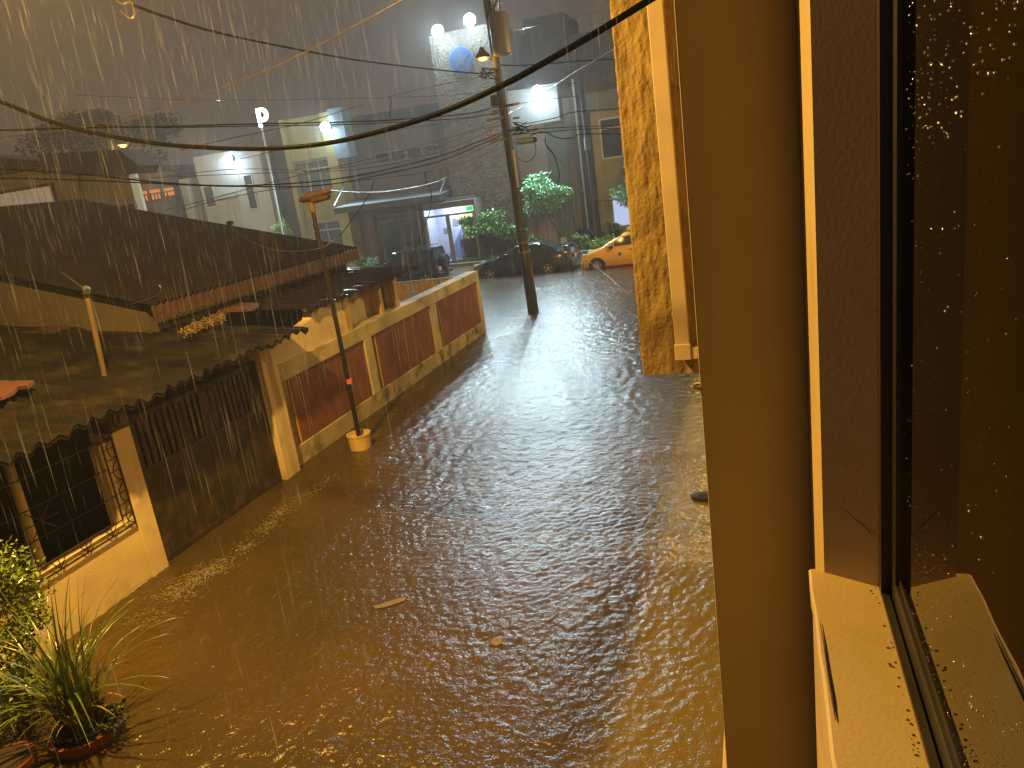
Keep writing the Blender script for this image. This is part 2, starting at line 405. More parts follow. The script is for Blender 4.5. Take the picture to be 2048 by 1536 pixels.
    def patch(x0, x1, y0, y1, dx, dy, lim):
        nx, ny = int((x1-x0)/dx), int((y1-y0)/dy)
        X, Y = np.meshgrid(np.linspace(x0, x1, nx+1), np.linspace(y0, y1, ny+1))
        Z = np.zeros_like(X)
        # gusts and rain patches make the chop uneven
        g = 1+.35*np.sin(X*1.1+.7*np.sin(Y*.6))*np.sin(Y*.8+1.3*np.sin(X*.5))
        fall = np.clip(1.15-.045*(Y-6), .35, 1.)
        for kx, ky, a, ph, small in K:
            if small == 1 and dx > .04: continue
            wt = fall if small == 0 else np.clip((13.5-Y)/5, 0, 1) if small == 1 else np.clip((Y-9)/9, 0, 1)
            Z += wt*a*np.sin(kx*X+ky*Y+ph+.5*np.sin(.9*kx*Y*.2+ph))
        Z = Z*g
        Z[0, :] = Z[-1, :] = 0; Z[:, 0] = Z[:, -1] = 0
        o = len(w.v)
        w.v += list(zip(X.ravel().tolist(), Y.ravel().tolist(), Z.ravel().tolist()))
        for j in range(ny):
            for i in range(nx):
                q = o+j*(nx+1)+i; w.f.append([q, q+1, q+nx+2, q+nx+1])
        w.sm += [True]*(nx*ny)
    patch(-8.2, .6, 3., 14., .027, .027, .25)
    patch(-19., .6, 14., 37.2, .05, .052, .5)
    w.sm += [False]*5
    for a, b, c, d in ((-60, 40, -12, 3), (-60, -8.2, 3, 14), (.6, 40, 3, 14), (-60, -19, 14, 37.2), (.6, 40, 14, 37.2)):
        o = len(w.v); w.v += [(a, c, 0), (b, c, 0), (b, d, 0), (a, d, 0)]; w.f.append([o, o+1, o+2, o+3])
    tag(w.build('flood_water', m, fix=False), kind='structure')
    # raised pavement on the far side, with a kerb
    k = MB().box(-60, 40, 37.2, 37.4, -.45, .17)
    tag(k.build('kerb', 'kerb', bevel=.02), kind='structure')
    p = MB().box(-60, 40, 37.4, 60, -.45, .15)
    tag(p.build('pavement', 'pave'), kind='structure')
ground()

# ------------------------------------------------------------------ our building: column, sill, window
def own_building():
    b = thing('apartment_building', 'cream painted building whose window reveal, sill and projecting column fill the right side', 'building', (.3, 1.5, 0))
    box('column', 'column_paint', b, -.222, .142, 2.70, 3.15, -.4, 10, bevel=.006)
    MB().box(.14, .9, 2.11, 2.698, -.4, 10).build('wall', 'cream_smooth', b)
    MB().box(.143, .9, 3.152, 6.9, -.4, 10).build('wall', 'cream_smooth', b)
    box('wall_ledge', 'cream', b, -.325, .13, 3.16, 6.97, -.4, 1.0, bevel=.01)
    # splayed reveal of the window opening, then wall behind it
    j = MB().prism([(.1405, 2.109), (.272, 2.035), (.9, 2.035), (.9, 2.109)], lambda x, y: (x, y, 3.0), lambda x, y: (x, y, 10))
    j.build('reveal', 'jamb', b)
    # hairline crack in the reveal
    c = MB(); pts = [(1682, 1018), (1695, 1024), (1706, 1034), (1716, 1044), (1728, 1052), (1737, 1062), (1745, 1074)]
    P = []
    for x, y in pts:
        v = ray(x, y); k = -0.5629  # reveal plane y = 2.109 + k (x-.1405)
        t = (2.109 - k*.1405)/(v.y - k*v.x); P.append(EYE+v*(t*.9992))
    c.tube(P, .0007, 5); c.build('crack', 'crack', b)
    # spandrel and the sill on it
    MB().box(.106, .33, -2, 2.125, -.4, 3.125).build('spandrel', 'cream', b)
    sl = MB()
    nY = 60
    def sillf(u, v):
        y = 2.127-u*3.4; x = .0985+v*.175
        z = 3.168+v*.004
        x += .0035*sin(y*21)*(1-v)*random.random()
        return (x, y, z)
    top = [sillf(i/nY, 0) for i in range(nY+1)]; inn = [sillf(i/nY, 1) for i in range(nY+1)]
    vs = []; fs = []
    for i in range(nY+1):
        t, n = top[i], inn[i]
        vs += [(t[0], t[1], 3.118), (t[0]-.001, t[1], t[2]-.006), (t[0]+.006, t[1], t[2]), n, (n[0], n[1], 3.118)]
    for i in range(nY):
        for k in range(4): fs.append((i*5+k, i*5+k+1, (i+1)*5+k+1, (i+1)*5+k))
    fs.append((0, 1, 2, 3, 4))
    sl.add(vs, fs).build('sill', 'cream_smooth', b)
    # broken strip of render along the sill's outer edge
    e = MB()
    P = [at(x, y, Z=3.172) for x, y in ((1640, 1245), (1648, 1290), (1655, 1340), (1664, 1395), (1671, 1440))]
    e.tube(P, [.0006, .0016, .002, .0026, .001], 6)
    e.build('sill_crack', 'crack', b)
    sp = MB(); rr = random.Random(3)
    for i in range(46):
        y = 2.06-rr.random()**.8*.95; x = .262+rr.uniform(-.012, .006); r = rr.uniform(.0012, .0042)
        sp.lathe((x, y, 3.1718), [(r*1., 0), (r*.8, .0012), (r*.1, .0018)], 7)
    sp.build('sill_dirt', 'crack', b)['kind'] = 'stuff'
    # window: outer track, sash, pane
    MB().box(.274, .292, -2, 2.02, 3.12, 3.182).build('track_lip', 'alu_rail', b)
    w = MB().box(.292, .36, -2, 2.034, 3.10, 3.13); w.build('track', 'alu', b)
    MB().box(.273, .36, 1.99, 2.034, 3.131, 10).build('window_frame', 'alu', b)
    s = MB().box(.298, .326, -2, 1.925, 3.15, 3.245); s.box(.306, .318, -2, 1.925, 3.245, 3.262)
    s.build('sash_rail', 'alu_rail', b)
    MB().box(.298, .326, 1.925, 1.988, 3.15, 10).build('sash_stile', 'alu', b)
    pane = MB().box(.309, .315, -2, 1.93, 3.24, 10).build('window_pane', 'pane', b)
    d = MB(); rr = random.Random(11)
    for i in range(1700):
        y = 1.88-rr.random()*1.05
        z = 3.30+rr.random()**.9*1.55
        if z < 4.42-.25*(y-1.2) and rr.random() < .9:
            if i % 2: continue
            z = 3.27+.33*rr.random()**1.5; y = 1.78-rr.random()*.85; r = rr.uniform(.0006, .0014)
        else: r = rr.uniform(.0006, .0024)
        d.lathe((.3088, y, z), [(r, 0), (r*.9, -r*.35), (r*.55, -r*.65), (r*.05, -r*.75)], 8, 'X')
    d.build('rain_drops', 'drop', pane)['kind'] = 'stuff'
    # dark room behind the glass
    r = MB()
    r.box(.9, 4, 2.035, 2.2, 3, 7).box(3.9, 4, -2, 2.03, 3, 7).box(.36, 3.9, -2, 2.03, 2.9, 3.0).box(.36, 3.9, -2, 2.03, 6.9, 7).box(.36, 4, -2.2, -2.02, 3, 7)
    r.build('room_wall', 'room', b)
    h = MB().tube([(-.222, 2.72, 3.552), (-.235, 2.715, 3.552), (-.243, 2.715, 3.558), (-.243, 2.715, 3.572)], .006, 7)
    h.box(-.24, -.225, 2.71, 2.726, 3.566, 3.574)
    h.build('hook', 'yellow_edge', b)
own_building()

def neighbour():
    b = thing('neighbouring_building', 'rough stuccoed overhanging upper floor with pale cable trunking, just past the brown column', 'building', (0, 8, 0))
    # rough blind wall with real relief
    from mathutils import noise as mn
    x0, x1, z0, z1 = -1.10, -.35, 2.37, 7.6
    nx, nz = 90, 560
    def f(u, v):
        x = x0+(x1-x0)*u; z = z0+(z1-z0)*v
        p = Vector((x*5.5, 3.1, z*3.6))
        h = .013*mn.fractal(p, 1., 2.2, 6)+.007*mn.fractal(Vector((x*15, 2, z*4.2+.6*mn.noise(Vector((x*4, 1, z*2))))), .9, 2.1, 3)
        h += .006*max(0, mn.noise(Vector((x*7, 7, z*2.1))))+.0022*mn.noise(Vector((x*44, 1, z*38)))
        ex = .010*mn.noise(Vector((9, z*14, 2))) if u == 0 else 0
        ez = .008*mn.noise(Vector((x*20, 4, 2))) if v == 0 else 0
        return (x+ex, 7.0-max(-.02, h)-(.0 if 0 < u else -.012), z+ez)
    MB().grid(f, nx, nz).build('rough_wall', 'stucco', b)
    MB().box(x0+.012, 3, 7.04, 13, 2.39, 7.6).build('upper_floor', 'stucco', b)
    MB().box(-.3, 3, 7.2, 13, -.4, 2.37).build('ground_floor', 'cream', b)
    t = MB()
    pA, pB = at(1310, 0, Y=6.92), at(1367, 705, Y=6.92)
    def tx(z): return pA.x+(pB.x-pA.x)*(z-pA.z)/(pB.z-pA.z)
    zt, zb = 8.2, at(1367, 690, Y=6.92).z
    tk = MB().slab((tx(zt), 6.92, zt), (tx(zb), 6.92, zb), .13, .1, (0, 1, 0)); tr = tk.build('cable_trunking', 'pvc', b, .006)
    e = MB().box(tx(zb)-.072, tx(zb)+.072, 6.86, 6.975, zb-.13, zb+.02); e.build('elbow', 'pvc', tr, .006)
    MB().box(tx(zb)+.076, .1, 6.87, 6.97, zb-.125, zb-.02).build('branch', 'pvc', tr, .004)
neighbour()

# ------------------------------------------------------------------ left side: boundary wall, house, gate
WX = -7.7
def boundary_wall():
    b = thing('boundary_wall', 'cream boundary wall with three recessed maroon panels beside the flooded street', 'wall', (WX, 15.3, 0))
    MB().box(WX-.32, WX-.09, 10.36, 20.55, -.4, 1.795).build('backing', 'wall_cream', b)
    top = MB().box(WX-.34, WX, 10.36, 20.6, 1.515, 1.80); top.build('top_beam', 'wall_cream', b, .012)
    MB().box(WX-.089, WX, 10.36, 20.6, -.4, .335).build('plinth', 'wall_base', b, .01)
    for y0, y1 in ((10.36, 10.52), (13.48, 13.80), (16.92, 17.30), (20.36, 20.6)):
        MB().box(WX-.089, WX+.004, y0, y1, .336, 1.514).build('post', 'wall_cream', b, .008)
    for y0, y1 in ((10.78, 13.46), (14.02, 16.90), (17.52, 20.34)):
        p = MB().box(WX-.089, WX-.035, y0, y1, .345, 1.505).build('panel', 'red', b, .004)
        MB().box(WX-.089, WX-.033, y0-.03, y0-.002, .345, 1.505).build('panel_edge', 'yellow_edge', p)
boundary_wall()

def house():
    b = thing('low_house', 'single storey house with dark corrugated roofs and porch behind the maroon panelled wall', 'house', (-11, 11, 0))
    # upper roof: fine corrugation running down to the street
    def up(u, v):
        y = 9.9+v*7.1; x = -9.4-u*8.0
        z = 3.10+.26*(-9.4-x)+.03*sin(2*pi*y/.165)
        return (x, y, z)
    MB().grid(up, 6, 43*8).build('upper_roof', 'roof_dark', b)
    def fas(u, v):
        y = 9.9+v*7.1
        return (-9.39+.012*sin(2*pi*y/.165), y, 3.075+.018*sin(2*pi*y/.165)-.26*u)
    MB().grid(fas, 1, 43*8).build('eave_strip', 'eave_rust', b)
    rd = MB().box(-17.55, -17.3, 9.85, 17.05, 5.12, 5.22); rd.build('ridge_cap', 'roof_dark', b)
    # far slope beyond the ridge and gable walls
    MB().quad((-17.4, 9.9, 5.15), (-25, 9.9, 3.2), (-25, 17, 3.2), (-17.4, 17, 5.15)).build('rear_slope', 'roof_dark', b)
    g = MB().prism([(-9.7, -.4), (-25, -.4), (-25, 3.0), (-17.4, 5.0), (-9.7, 3.05)], lambda x, z: (x, 10.1, z), lambda x, z: (x, 16.8, z))
    g.build('wall', 'housewall', b)
    # ledge along the gable, catching the lamp
    MB().box(-13.5, -11.4, 9.75, 10.08, 2.80, 2.86).build('gable_ledge', 'eave_rust', b)
    # near roof, old and mossy, over gate and front room
    from mathutils import noise as mn
    def low(u, v):
        y = 4.2+v*6.62; x = -7.18-u*6.0
        z = 2.34+.11*(-7.18-x)+.034*sin(2*pi*y/.24)*(1 if u < .5 else .8)
        row = int(u*2.999); sh = int(y/.96)
        z += .03*mn.noise(Vector((x*1.3, y*1.3, 0)))+.035*mn.noise(Vector((row*3.7+.3, sh*5.3+.7, 2.1)))+.03*((y/.96) % 1.)-.045*(u*3 % 1.)*(u < .999)
        if u == 0:
            x += .05*mn.noise(Vector((y*4, 3, 1))); z += .045*mn.noise(Vector((y*3, 1, 1)))
        if y < 6.6: z -= .03*(6.6-y)
        return (x, y, z)
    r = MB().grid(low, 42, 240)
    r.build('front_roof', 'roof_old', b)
    def lowf(u, v):
        p = low(0, v); return (p[0]-.012, p[1], p[2]-.05*u)
    MB().grid(lowf, 1, 240).build('roof_edge', 'roof_old', b)
    # porch roof, big ribs, a step above the near roof
    def por(u, v):
        y = 11.60+v*5.02; x = -7.64-u*2.36
        ph = (y/.47) % 1.
        rib = .085*max(0, sin(pi*ph))**.8+.008*sin(2*pi*y/.094)
        z = 2.47+.06*(-7.7-x)+rib+.012*v
        return (x, y, z)
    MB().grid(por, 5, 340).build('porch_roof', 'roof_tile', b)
    def porf(u, v):
        p = por(0, v); return (p[0]-.004, p[1], p[2]-.035*u)
    MB().grid(porf, 1, 340).build('porch_eave', 'roof_tile', b)
    # porch wall and its posts standing behind the boundary wall
    up_ = MB().prism([(10.36, 1.802), (13.0, 1.802), (13.0, 2.46), (11.95, 2.46), (11.85, 2.32), (10.36, 2.06)], lambda y, z: (-7.95, y, z), lambda y, z: (-7.76, y, z)); up_.build('upper_panel', 'white_wall', b)
    MB().box(-7.93, -7.745, 13.0, 13.22, 1.802, 2.46).build('porch_post', 'yellow_edge', b, .006)
    MB().box(-8.3, -8.1, 13.22, 14.9, -.4, 2.48).build('porch_wall', 'white_wall', b)
    MB().box(-8.1, -7.86, 14.75, 14.9, -.4, 2.5).build('porch_post', 'yellow_edge', b, .006)
    MB().box(-8.1, -7.86, 15.5, 15.66, -.4, 2.5).build('porch_post', 'yellow_edge', b, .006)
    MB().box(-8.3, -8.1, 14.9, 15.5, -.4, 2.48).build('porch_wall', 'housewall', b)
    # front room: pillar, low wall, barred opening
    MB().box(-7.95, -7.60, 6.86, 7.16, -.4, 1.98).build('front_pillar', 'white_wall', b, .012)
    MB().box(-7.8, -7.615, 3.8, 6.858, -.4, .86).build('front_wall', 'white_wall', b, .004)
    MB().box(-7.80, -7.64, 6.66, 6.858, .861, 1.9).build('front_wall', 'white_wall', b)
    vo = MB().box(-11, -10.9, 3.8, 6.858, -.4, 2.35); vo.box(-10.9, -7.8, 3.7, 3.8, -.4, 2.3).box(-10.9, -7.96, 6.86, 6.96, -.4, 2.3).box(-10.9, -7.8, 3.8, 6.86, -.45, -.4)
    vo.build('room_inside', 'void', b)
    MB().cyl((-7.9, 5.72, .5), (-7.9, 5.72, 2.25), .055).build('inner_post', 'wall_cream', b)
    gr = MB(); X = -7.585
    zt, zb, y0, y1 = 1.95, .80, 4.0, 6.83
    gr.slab((X, y0, zb), (X, y1, zb), .016, .016).slab((X, y1, zb), (X, y1, zt), .016, .016).slab((X, y0, zt), (X, y1, zt), .016, .016)
    inner = .13
    y = y0
    while y < y1-.2:
        a = y+.02
        gr.tube([(X, a+.16, zb), (X, a+.06, zb+inner)], .006, 5); gr.tube([(X, a+.16, zb), (X, a+.16, zb+inner)], .006, 5); gr.tube([(X, a+.16, zb), (X, a+.26, zb+inner)], .006, 5)
        y += .38
    for k in range(4):
        z = zb+.02+k*.29
        for dz in (0, .14): gr.tube([(X, y1, z+dz), (X, y1-.17, z+dz)], .006, 5)
        gr.tube(spline([(X, y1, z), (X, y1-.09, z+.05), (X, y1-.10, z+.18), (X, y1, z+.28)], 5), .007, 5)
    gr.slab((X, y0, zb+inner), (X, y1-.17, zb+inner), .012, .012).slab((X, y1-.17, zb+inner), (X, y1-.17, zt), .012, .012)
    for yy in (4.4, 4.9, 5.4): gr.slab((X, yy, zb+inner), (X, yy, zt), .012, .012)
    for zz in (1.25, 1.6): gr.slab((X, y0, zz), (X, y1-.17, zz), .012, .012)
    for yy in (4.9, 5.65):
        for k in range(8):
            a = 2*pi*k/8; gr.tube([(X, yy, 1.42), (X, yy+.22*cos(a), 1.42+.22*sin(a))], .006, 5)
    gr.build('window_grille', 'iron', b)
house()

def gate():
    b = thing('metal_gate', 'dark metal driveway gate with vertical bars between the white pillar and cream gatepost', 'gate', (WX, 8.6, 0))
    f = MB()
    f.box(-7.74, -7.69, 7.2, 9.94, 1.98, 2.05).box(-7.74, -7.69, 7.2, 9.94, 1.28, 1.33).box(-7.74, -7.69, 7.2, 9.94, .02, .09)
    for y in (7.2, 8.54, 8.60, 9.88): f.box(-7.742, -7.688, y, y+.06, -.3, 2.06)
    f.build('frame', 'iron_gate', b)
    MB().box(-7.73, -7.70, 7.24, 9.9, -.3, 1.285).build('lower_sheet', 'iron_gate', b)
    k = 0
    for leaf in (7.26, 8.66):
        for i in range(11):
            y = leaf+i*.117
            MB().box(-7.735, -7.705, y, y+.068, 1.331, 1.979).build('bar', 'iron_gate', b)
    p = thing('gatepost', 'cream square gatepost between the dark gate and the maroon panelled wall', 'post', (WX, 10.15, 0))
    MB().box(-7.92, -7.585, 9.955, 10.355, -.4, 2.2).build('shaft', 'white_wall', p, .012)
    MB().box(-7.90, -7.605, 9.96, 10.34, 2.201, 2.24).build('cap', 'white_wall', p, .006)
    # pale wall seen through the bars
    MB().box(-11.2, -11., 7.2, 10.0, -.4, 2.4).build('driveway_wall', 'white_wall', None)
    o = bpy.data.objects['driveway_wall']; tag(o, 'pale wall seen through the bars of the dark driveway gate', 'wall')
gate()

def small_left():
    m = thing('electric_meter', 'round electric meter on a weathered box atop the white front pillar', 'meter', (-7.6, 7.0, 1.99))
    MB().box(-7.72, -7.58, 6.86, 7.16, 1.99, 2.23).build('box', 'housewall', m, .02)
    MB().lathe((-7.58, 7.0, 2.13), [(.10, 0), (.10, .03), (.075, .05), (.07, .09), (.01, .10)], 18, 'X').build('dial', 'mast', m)
    s = thing('service_mast', 'tall yellowed service pipe with a weather cap rising from the mossy roof', 'pipe', (-8.46, 7.8, 2.5))
    a, c = at(207, 742, Y=7.8), at(173, 588, Y=7.8)
    MB().tube([a+(a-c)*.1, c], .035, 12).build('pipe', 'mast', s)
    MB().tube([c, c+Vector((.01, 0, .05)), c+Vector((.05, -.03, .07)), c+Vector((.09, -.06, .04))], .045, 10).build('weather_cap', 'trans', s)
    MB().tube(spline([c+Vector((-.0, 0, .05)), c+Vector((-.12, 0, .16)), c+Vector((-.32, .0, .32))], 6), .007, 5).build('cable', 'thin', s)
    # clutter on the roof
    o = MB()
    pl = [at(x, y, Z=2.60) for x, y in ((-30, 766), (20, 768), (70, 767), (58, 778), (38, 779), (28, 790), (5, 800), (-30, 806))]
    n = len(pl)
    o.add([p+Vector((0, 0, .045)) for p in pl]+[p+Vector((0, 0, .0)) for p in pl], [tuple(range(n))]+[(i, (i+1) % n, n+(i+1) % n, n+i) for i in range(n)])
    tag(o.build('roof_patch', 'orange_sheet'), 'torn orange sheet lying on the mossy roof at the left edge', 'sheet')
    o = MB()
    pl = [at(x, y, Z=2.62) for x, y in ((420, 614), (470, 607), (520, 612), (505, 622), (440, 626))]
    n = len(pl)
    o.add([p+Vector((0, 0, .05)) for p in pl]+[p for p in pl], [tuple(range(n))]+[(i, (i+1) % n, n+(i+1) % n, n+i) for i in range(n)])
    tag(o.build('roof_patch', 'orange_sheet'), 'orange tarp scrap under the edge of the ribbed porch roof', 'sheet')
    l = MB(); rr = random.Random(5)
    for i in range(900):
        t = rr.random(); px = 368+78*t+rr.gauss(0, 3); py = 667-33*t+rr.gauss(0, 4.5)
        p = at(px, py, Z=2.62); p.z += rr.uniform(.0, .05); l.leaf(p, rr.uniform(.03, .065), .03, rr)
    tag(l.build('leaf_litter', 'leaf_litter', fix=False), 'drift of yellow dry leaves caught on the dark roof', 'leaves', kind='stuff')
    for k, (pts, lab) in enumerate((([(1000/3.79, 500+410/3.79), (300, 596), (318, 588), (322, 577), (318, 570)], 'thin loose wire curling above the mossy roof near the upper eave'),
                     ([(368, 632), (385, 618), (405, 610), (428, 608)], 'thin loose wire arching over the leaf drift on the roof'))):
        w = MB().tube(spline([at(x, y, Y=9.5) for x, y in pts], 6), .006, 5)
        tag(w.build('loose_wire', 'bright_wire'), lab, 'wire')
small_left()

def fence():
    f = thing('front_fence', 'rusty railing of upright bars and brown sheet panels across the end of the yard', 'fence', (-9.5, 20.5, 0))
    MB().box(-12.2, -7.95, 20.46, 20.50, 1.66, 1.70).build('top_rail', 'rust', f)
    MB().box(-12.2, -7.95, 20.465, 20.495, 1.36, 1.39).build('middle_rail', 'rust', f)
    for i in range(31):
        x = -8.02-i*.135
        if abs(x+10.32) < .08: continue
        MB().box(x-.017, x+.017, 20.463, 20.497, -.3, 1.659).build('bar', 'rust', f)
    MB().box(-10.36, -10.28, 20.44, 20.52, -.3, 1.8).build('post', 'rust', f)
    for x0, x1 in ((-10.27, -9.92), (-9.55, -8.95), (-8.78, -8.42)):
        MB().box(x0, x1, 20.425, 20.44, 1.18, 1.62).build('sheet_panel', 'rust', f)
fence()

# ------------------------------------------------------------------ street lamp in a bucket, utility pole
def street_lamp():
    s = thing('street_lamp', 'unlit rusty street lamp on a thin pole standing in a yellow bucket', 'street lamp', (-6.95, 11.35, 0))
    MB().tube([(-6.95, 11.35, -.2), (-6.93, 11.32, 2.2), (-6.94, 11.3, 4.30)], .042, 12, .036).build('pole', 'iron', s)
    MB().tube([(-6.905, 11.32, 1.22), (-6.905, 11.32, 1.30)], .05, 12).build('tape', 'orange_plastic', s)
    bk = MB().lathe((-6.95, 11.35, -.25), [(.17, 0), (.205, .50), (.215, .50), (.215, .53), (.19, .53), (.185, .47), (.02, .45)], 22)
    bk.build('bucket_base', 'bucket', s)
    a, c = at(604, 398, Y=11.3), at(662, 381, Y=11.1)
    d = (c-a); hd = MB()
    secs = []
    for t, w, h, dz in ((0, .10, .06, -.02), (.06, .13, .10, -.01), (.35, .15, .13, .0), (.7, .13, .11, .0), (.93, .08, .07, .0), (1, .05, .04, 0)):
        secs.append((a+d*t+Vector((0, 0, dz)), w, h))
    dn = d.normalized(); sd = dn.cross(Vector((0, 0, 1))).normalized(); up = sd.cross(dn); n = 12; vs = []; fs = []
    for p, w, h in secs:
        for k in range(n):
            q = 2*pi*k/n; hh = h*.6 if sin(q) < 0 else h*.55
            vs.append(p+sd*(w*.8*cos(q))+up*(hh*sin(q)))
    for i in range(len(secs)-1):
        for k in range(n): fs.append((i*n+k, i*n+(k+1) % n, (i+1)*n+(k+1) % n, (i+1)*n+k))
    fs += [tuple(reversed(range(n))), tuple(range((len(secs)-1)*n, len(secs)*n))]
    hd.add(vs, fs, True); h = hd.build('lamp_head', 'lamp_grey', s)
    lp = MB(); vs = []; fs = []
    for i, (t, w) in enumerate(((.38, .085), (.55, .10), (.78, .085), (.9, .04))):
        for k in range(9):
            q = pi+pi*k/8; vs.append(a+d*t+sd*(w*cos(q))+up*(-.05+.075*sin(q)))
    for i in range(3):
        for k in range(8): fs.append((i*9+k, i*9+k+1, (i+1)*9+k+1, (i+1)*9+k))
    lp.add(vs, fs, True); lp.build('lens', 'lamp_grey', h)
    MB().cyl((-6.94, 11.3, 4.20), (-6.93, 11.28, 4.36), .058, .055, 12).build('collar', 'mast', s)
street_lamp()

PX = lambda z: -6.9-.2*z/9.2
def utility_pole():
    u = thing('utility_pole', 'tall leaning concrete utility pole with transformer, standing in the flood at mid street', 'utility pole', (-6.9, 22.95, 0))
    MB().tube([(PX(-.4), 22.95, -.4), (PX(4), 22.95, 4), (PX(12), 22.95, 12)], .18, 16, .10).build('pole', 'conc', u)
    for z in (2.2, 1.9): MB().cyl((PX(z), 22.95, z), (PX(z), 22.95, z+.08), .182, .182, 16).build('band', 'mast', u)
    c = Vector((PX(8.2)+.32, 22.7, 7.62))
    t = MB().lathe(c, [(.22, 0), (.275, .03), (.28, .12), (.28, 1.05), (.26, 1.1), (.24, 1.14), (.02, 1.17)], 20).build('transformer', 'trans', u)
    for dx in (-.1, .1):
        MB().lathe(c+Vector((dx, .0, 1.15)), [(.04, 0), (.05, .05), (.03, .08), (.05, .13), (.03, .16), (.045, .21), (.015, .25), (.015, .34)], 10).build('bushing', 'ceramic', t)
    MB().slab((PX(8), 22.9, 8.45), c+Vector((0, 0, .85)), .06, .1).build('bracket', 'iron', t)
    MB().slab((PX(8), 22.9, 7.9), c+Vector((0, 0, .25)), .06, .1).build('bracket', 'iron', t)
    # crossarm stay at the top
    MB().tube([(PX(8.9)+.1, 22.9, 8.75), at(1000, -20, Y=22.9)], .03, 8).build('stay_arm', 'iron', u)
    # lit lamp on an arm
    a = at(985, 122, Y=22.9); l = at(965, 112, Y=22.6)
    arm = MB().tube(spline([(PX(7.3), 22.9, 7.30), a+Vector((-.02, 0, .02)), l+Vector((.0, 0, .16))], 6), .025, 8).build('lamp_arm', 'iron', u)
    sh = MB().lathe(l+Vector((0, 0, -.06)), [(.24, 0), (.21, .08), (.10, .2), (.07, .26), (.05, .3)], 18).build('lamp_shade', 'lamp_grey', u)
    MB().lathe(l+Vector((0, 0, -.13)), [(.05, 0), (.12, .03), (.12, .07), (.04, .12)], 14).build('bulb', 'sodium', sh)
    lamp('bulb_light', sh, l+Vector((0, 0, -.22)), SOD, 45, .12)
    # racks, insulators, splice cases
    for z, s in ((5.35, -.5), (5.95, -.5), (6.25, .55), (5.55, .5)):
        MB().slab((PX(z), 22.78, z), (PX(z)+s, 22.74, z+.03*s), .05, .07).build('bracket', 'iron' if s > 0 else 'mast', u)
    for (x, y), m in (((1033, 207), 'orange_plastic'), ((1032, 236), 'ceramic'), ((990, 222), 'mast'), ((981, 268), 'orange_plastic'), ((985, 228), 'ceramic')):
        p = at(x, y, Y=22.7)
        MB().lathe(p+Vector((-.1, 0, 0)), [(.02, 0), (.035, .02), (.022, .06), (.035, .1), (.022, .14), (.035, .18), (.01, .22)], 10, 'X').build('insulator', m, u)
    a, c = at(1034, 283, Y=22.6), at(1068, 279, Y=22.6)
    s = MB().cyl(a, c, .105, .10, 16).build('splice_case', 'steel', u)
    MB().cyl(c, c+(c-a)*.14, .09, .07, 14).build('end_cap', 'iron', s)
    MB().box(PX(7)-.30, PX(7)-.08, 22.8, 22.95, 6.30, 6.62).build('junction_box', 'conc', u, .02)
    MB().slab((PX(4.6)+.16, 22.8, 3.9), (PX(5)+.16, 22.8, 5.0), .05, .05).build('riser_pipe', 'pvc', u)
    # tangle of spare cable around the upper bracket
    rr = random.Random(8); tg = MB()
    for i in range(7):
        p = [at(955+rr.uniform(0, 42), 140+rr.uniform(-5, 22), Y=22.6+rr.uniform(-.15, .15)) for _ in range(4)]
        tg.tube(spline(p, 6), .012, 5)
    for i in range(6):
        p = [at(1022+rr.uniform(0, 50), 255+rr.uniform(-12, 16), Y=22.6+rr.uniform(-.15, .15)) for _ in range(4)]
        tg.tube(spline(p, 6), .012, 5)
    tg.build('cable_tangle', 'cable', u)['kind'] = 'stuff'
utility_pole()

# ------------------------------------------------------------------ cables (pixel, pixel, depth along the view)
def cable(pts, r, lab, m='cable', n=8, name='power_line'):
    P = [at(x, y, d=d) for x, y, d in pts]
    w = MB().tube(spline(P, n), r, 6)
    return tag(w.build(name, m, fix=False), lab, 'cable', 'overhead cables over the street')
D = 24.4
cable([(-70, 178, 8.0), (0, 203, 7.9), (130, 252, 7.7), (290, 284, 7.4), (430, 296, 7.1), (540, 297, 6.9), (650, 287, 6.7), (760, 263, 6.4), (880, 226, 6.0), (1000, 173, 5.6), (1100, 119, 5.3), (1200, 61, 5.0), (1312, -8, 4.7), (1420, -70, 4.4)], .0225, 'thickest black cable sagging across the whole street to the stuccoed building')
cable([(-60, 281, 12), (0, 275, 12), (180, 252, 11.5), (300, 222, 11), (400, 191, 10.6), (500, 154, 10.2), (600, 110, 9.8), (690, 62, 9.4), (800, 2, 9), (870, -40, 8.8)], .0075, 'bare wire shining gold, rising from the left edge to the top middle', 'bright_wire')
cable([(262, 8, 10), (320, 30, 11), (430, 64, 13), (560, 92, 16), (700, 118, 19), (830, 135, 22), (945, 146, 24), (990, 146, D)], .02, 'dark twisted line running from the hooked bracket down to the pole lamp')
cable([(990, 148, D), (930, 160, D), (870, 172, 23.5), (780, 193, 22.5), (700, 217, 21.5), (600, 247, 20.5), (460, 277, 19.5), (360, 300, 19)], .012, 'thin line slanting from under the pole lamp to the white bay', 'thin')
cable([(1000, 182, D), (960, 186, D), (840, 193, 24), (650, 198, 24), (400, 200, 24), (150, 190, 24)], .009, 'faint nearly level line in front of the dark sky', 'thin')
cable([(1008, 213, D), (985, 216, D), (930, 228, 23), (800, 239, 21), (690, 244, 19), (500, 248, 17), (330, 253, 15), (200, 255, 14), (-40, 262, 13)], .016, 'upper of two heavy level lines passing just below the lit letter')
cable([(1008, 222, D), (930, 236, 23), (800, 244, 21), (690, 249, 19), (500, 252, 17), (330, 255, 15), (180, 250, 14)], .012, 'lower of two heavy level lines passing just below the lit letter')
cable([(1010, 238, D), (960, 256, D), (880, 281, 24), (780, 308, 23), (700, 327, 22.5), (560, 360, 21.5), (420, 398, 20.5), (330, 420, 20)], .011, 'thin line dropping left across the yellow bay to the dark roof', 'thin')
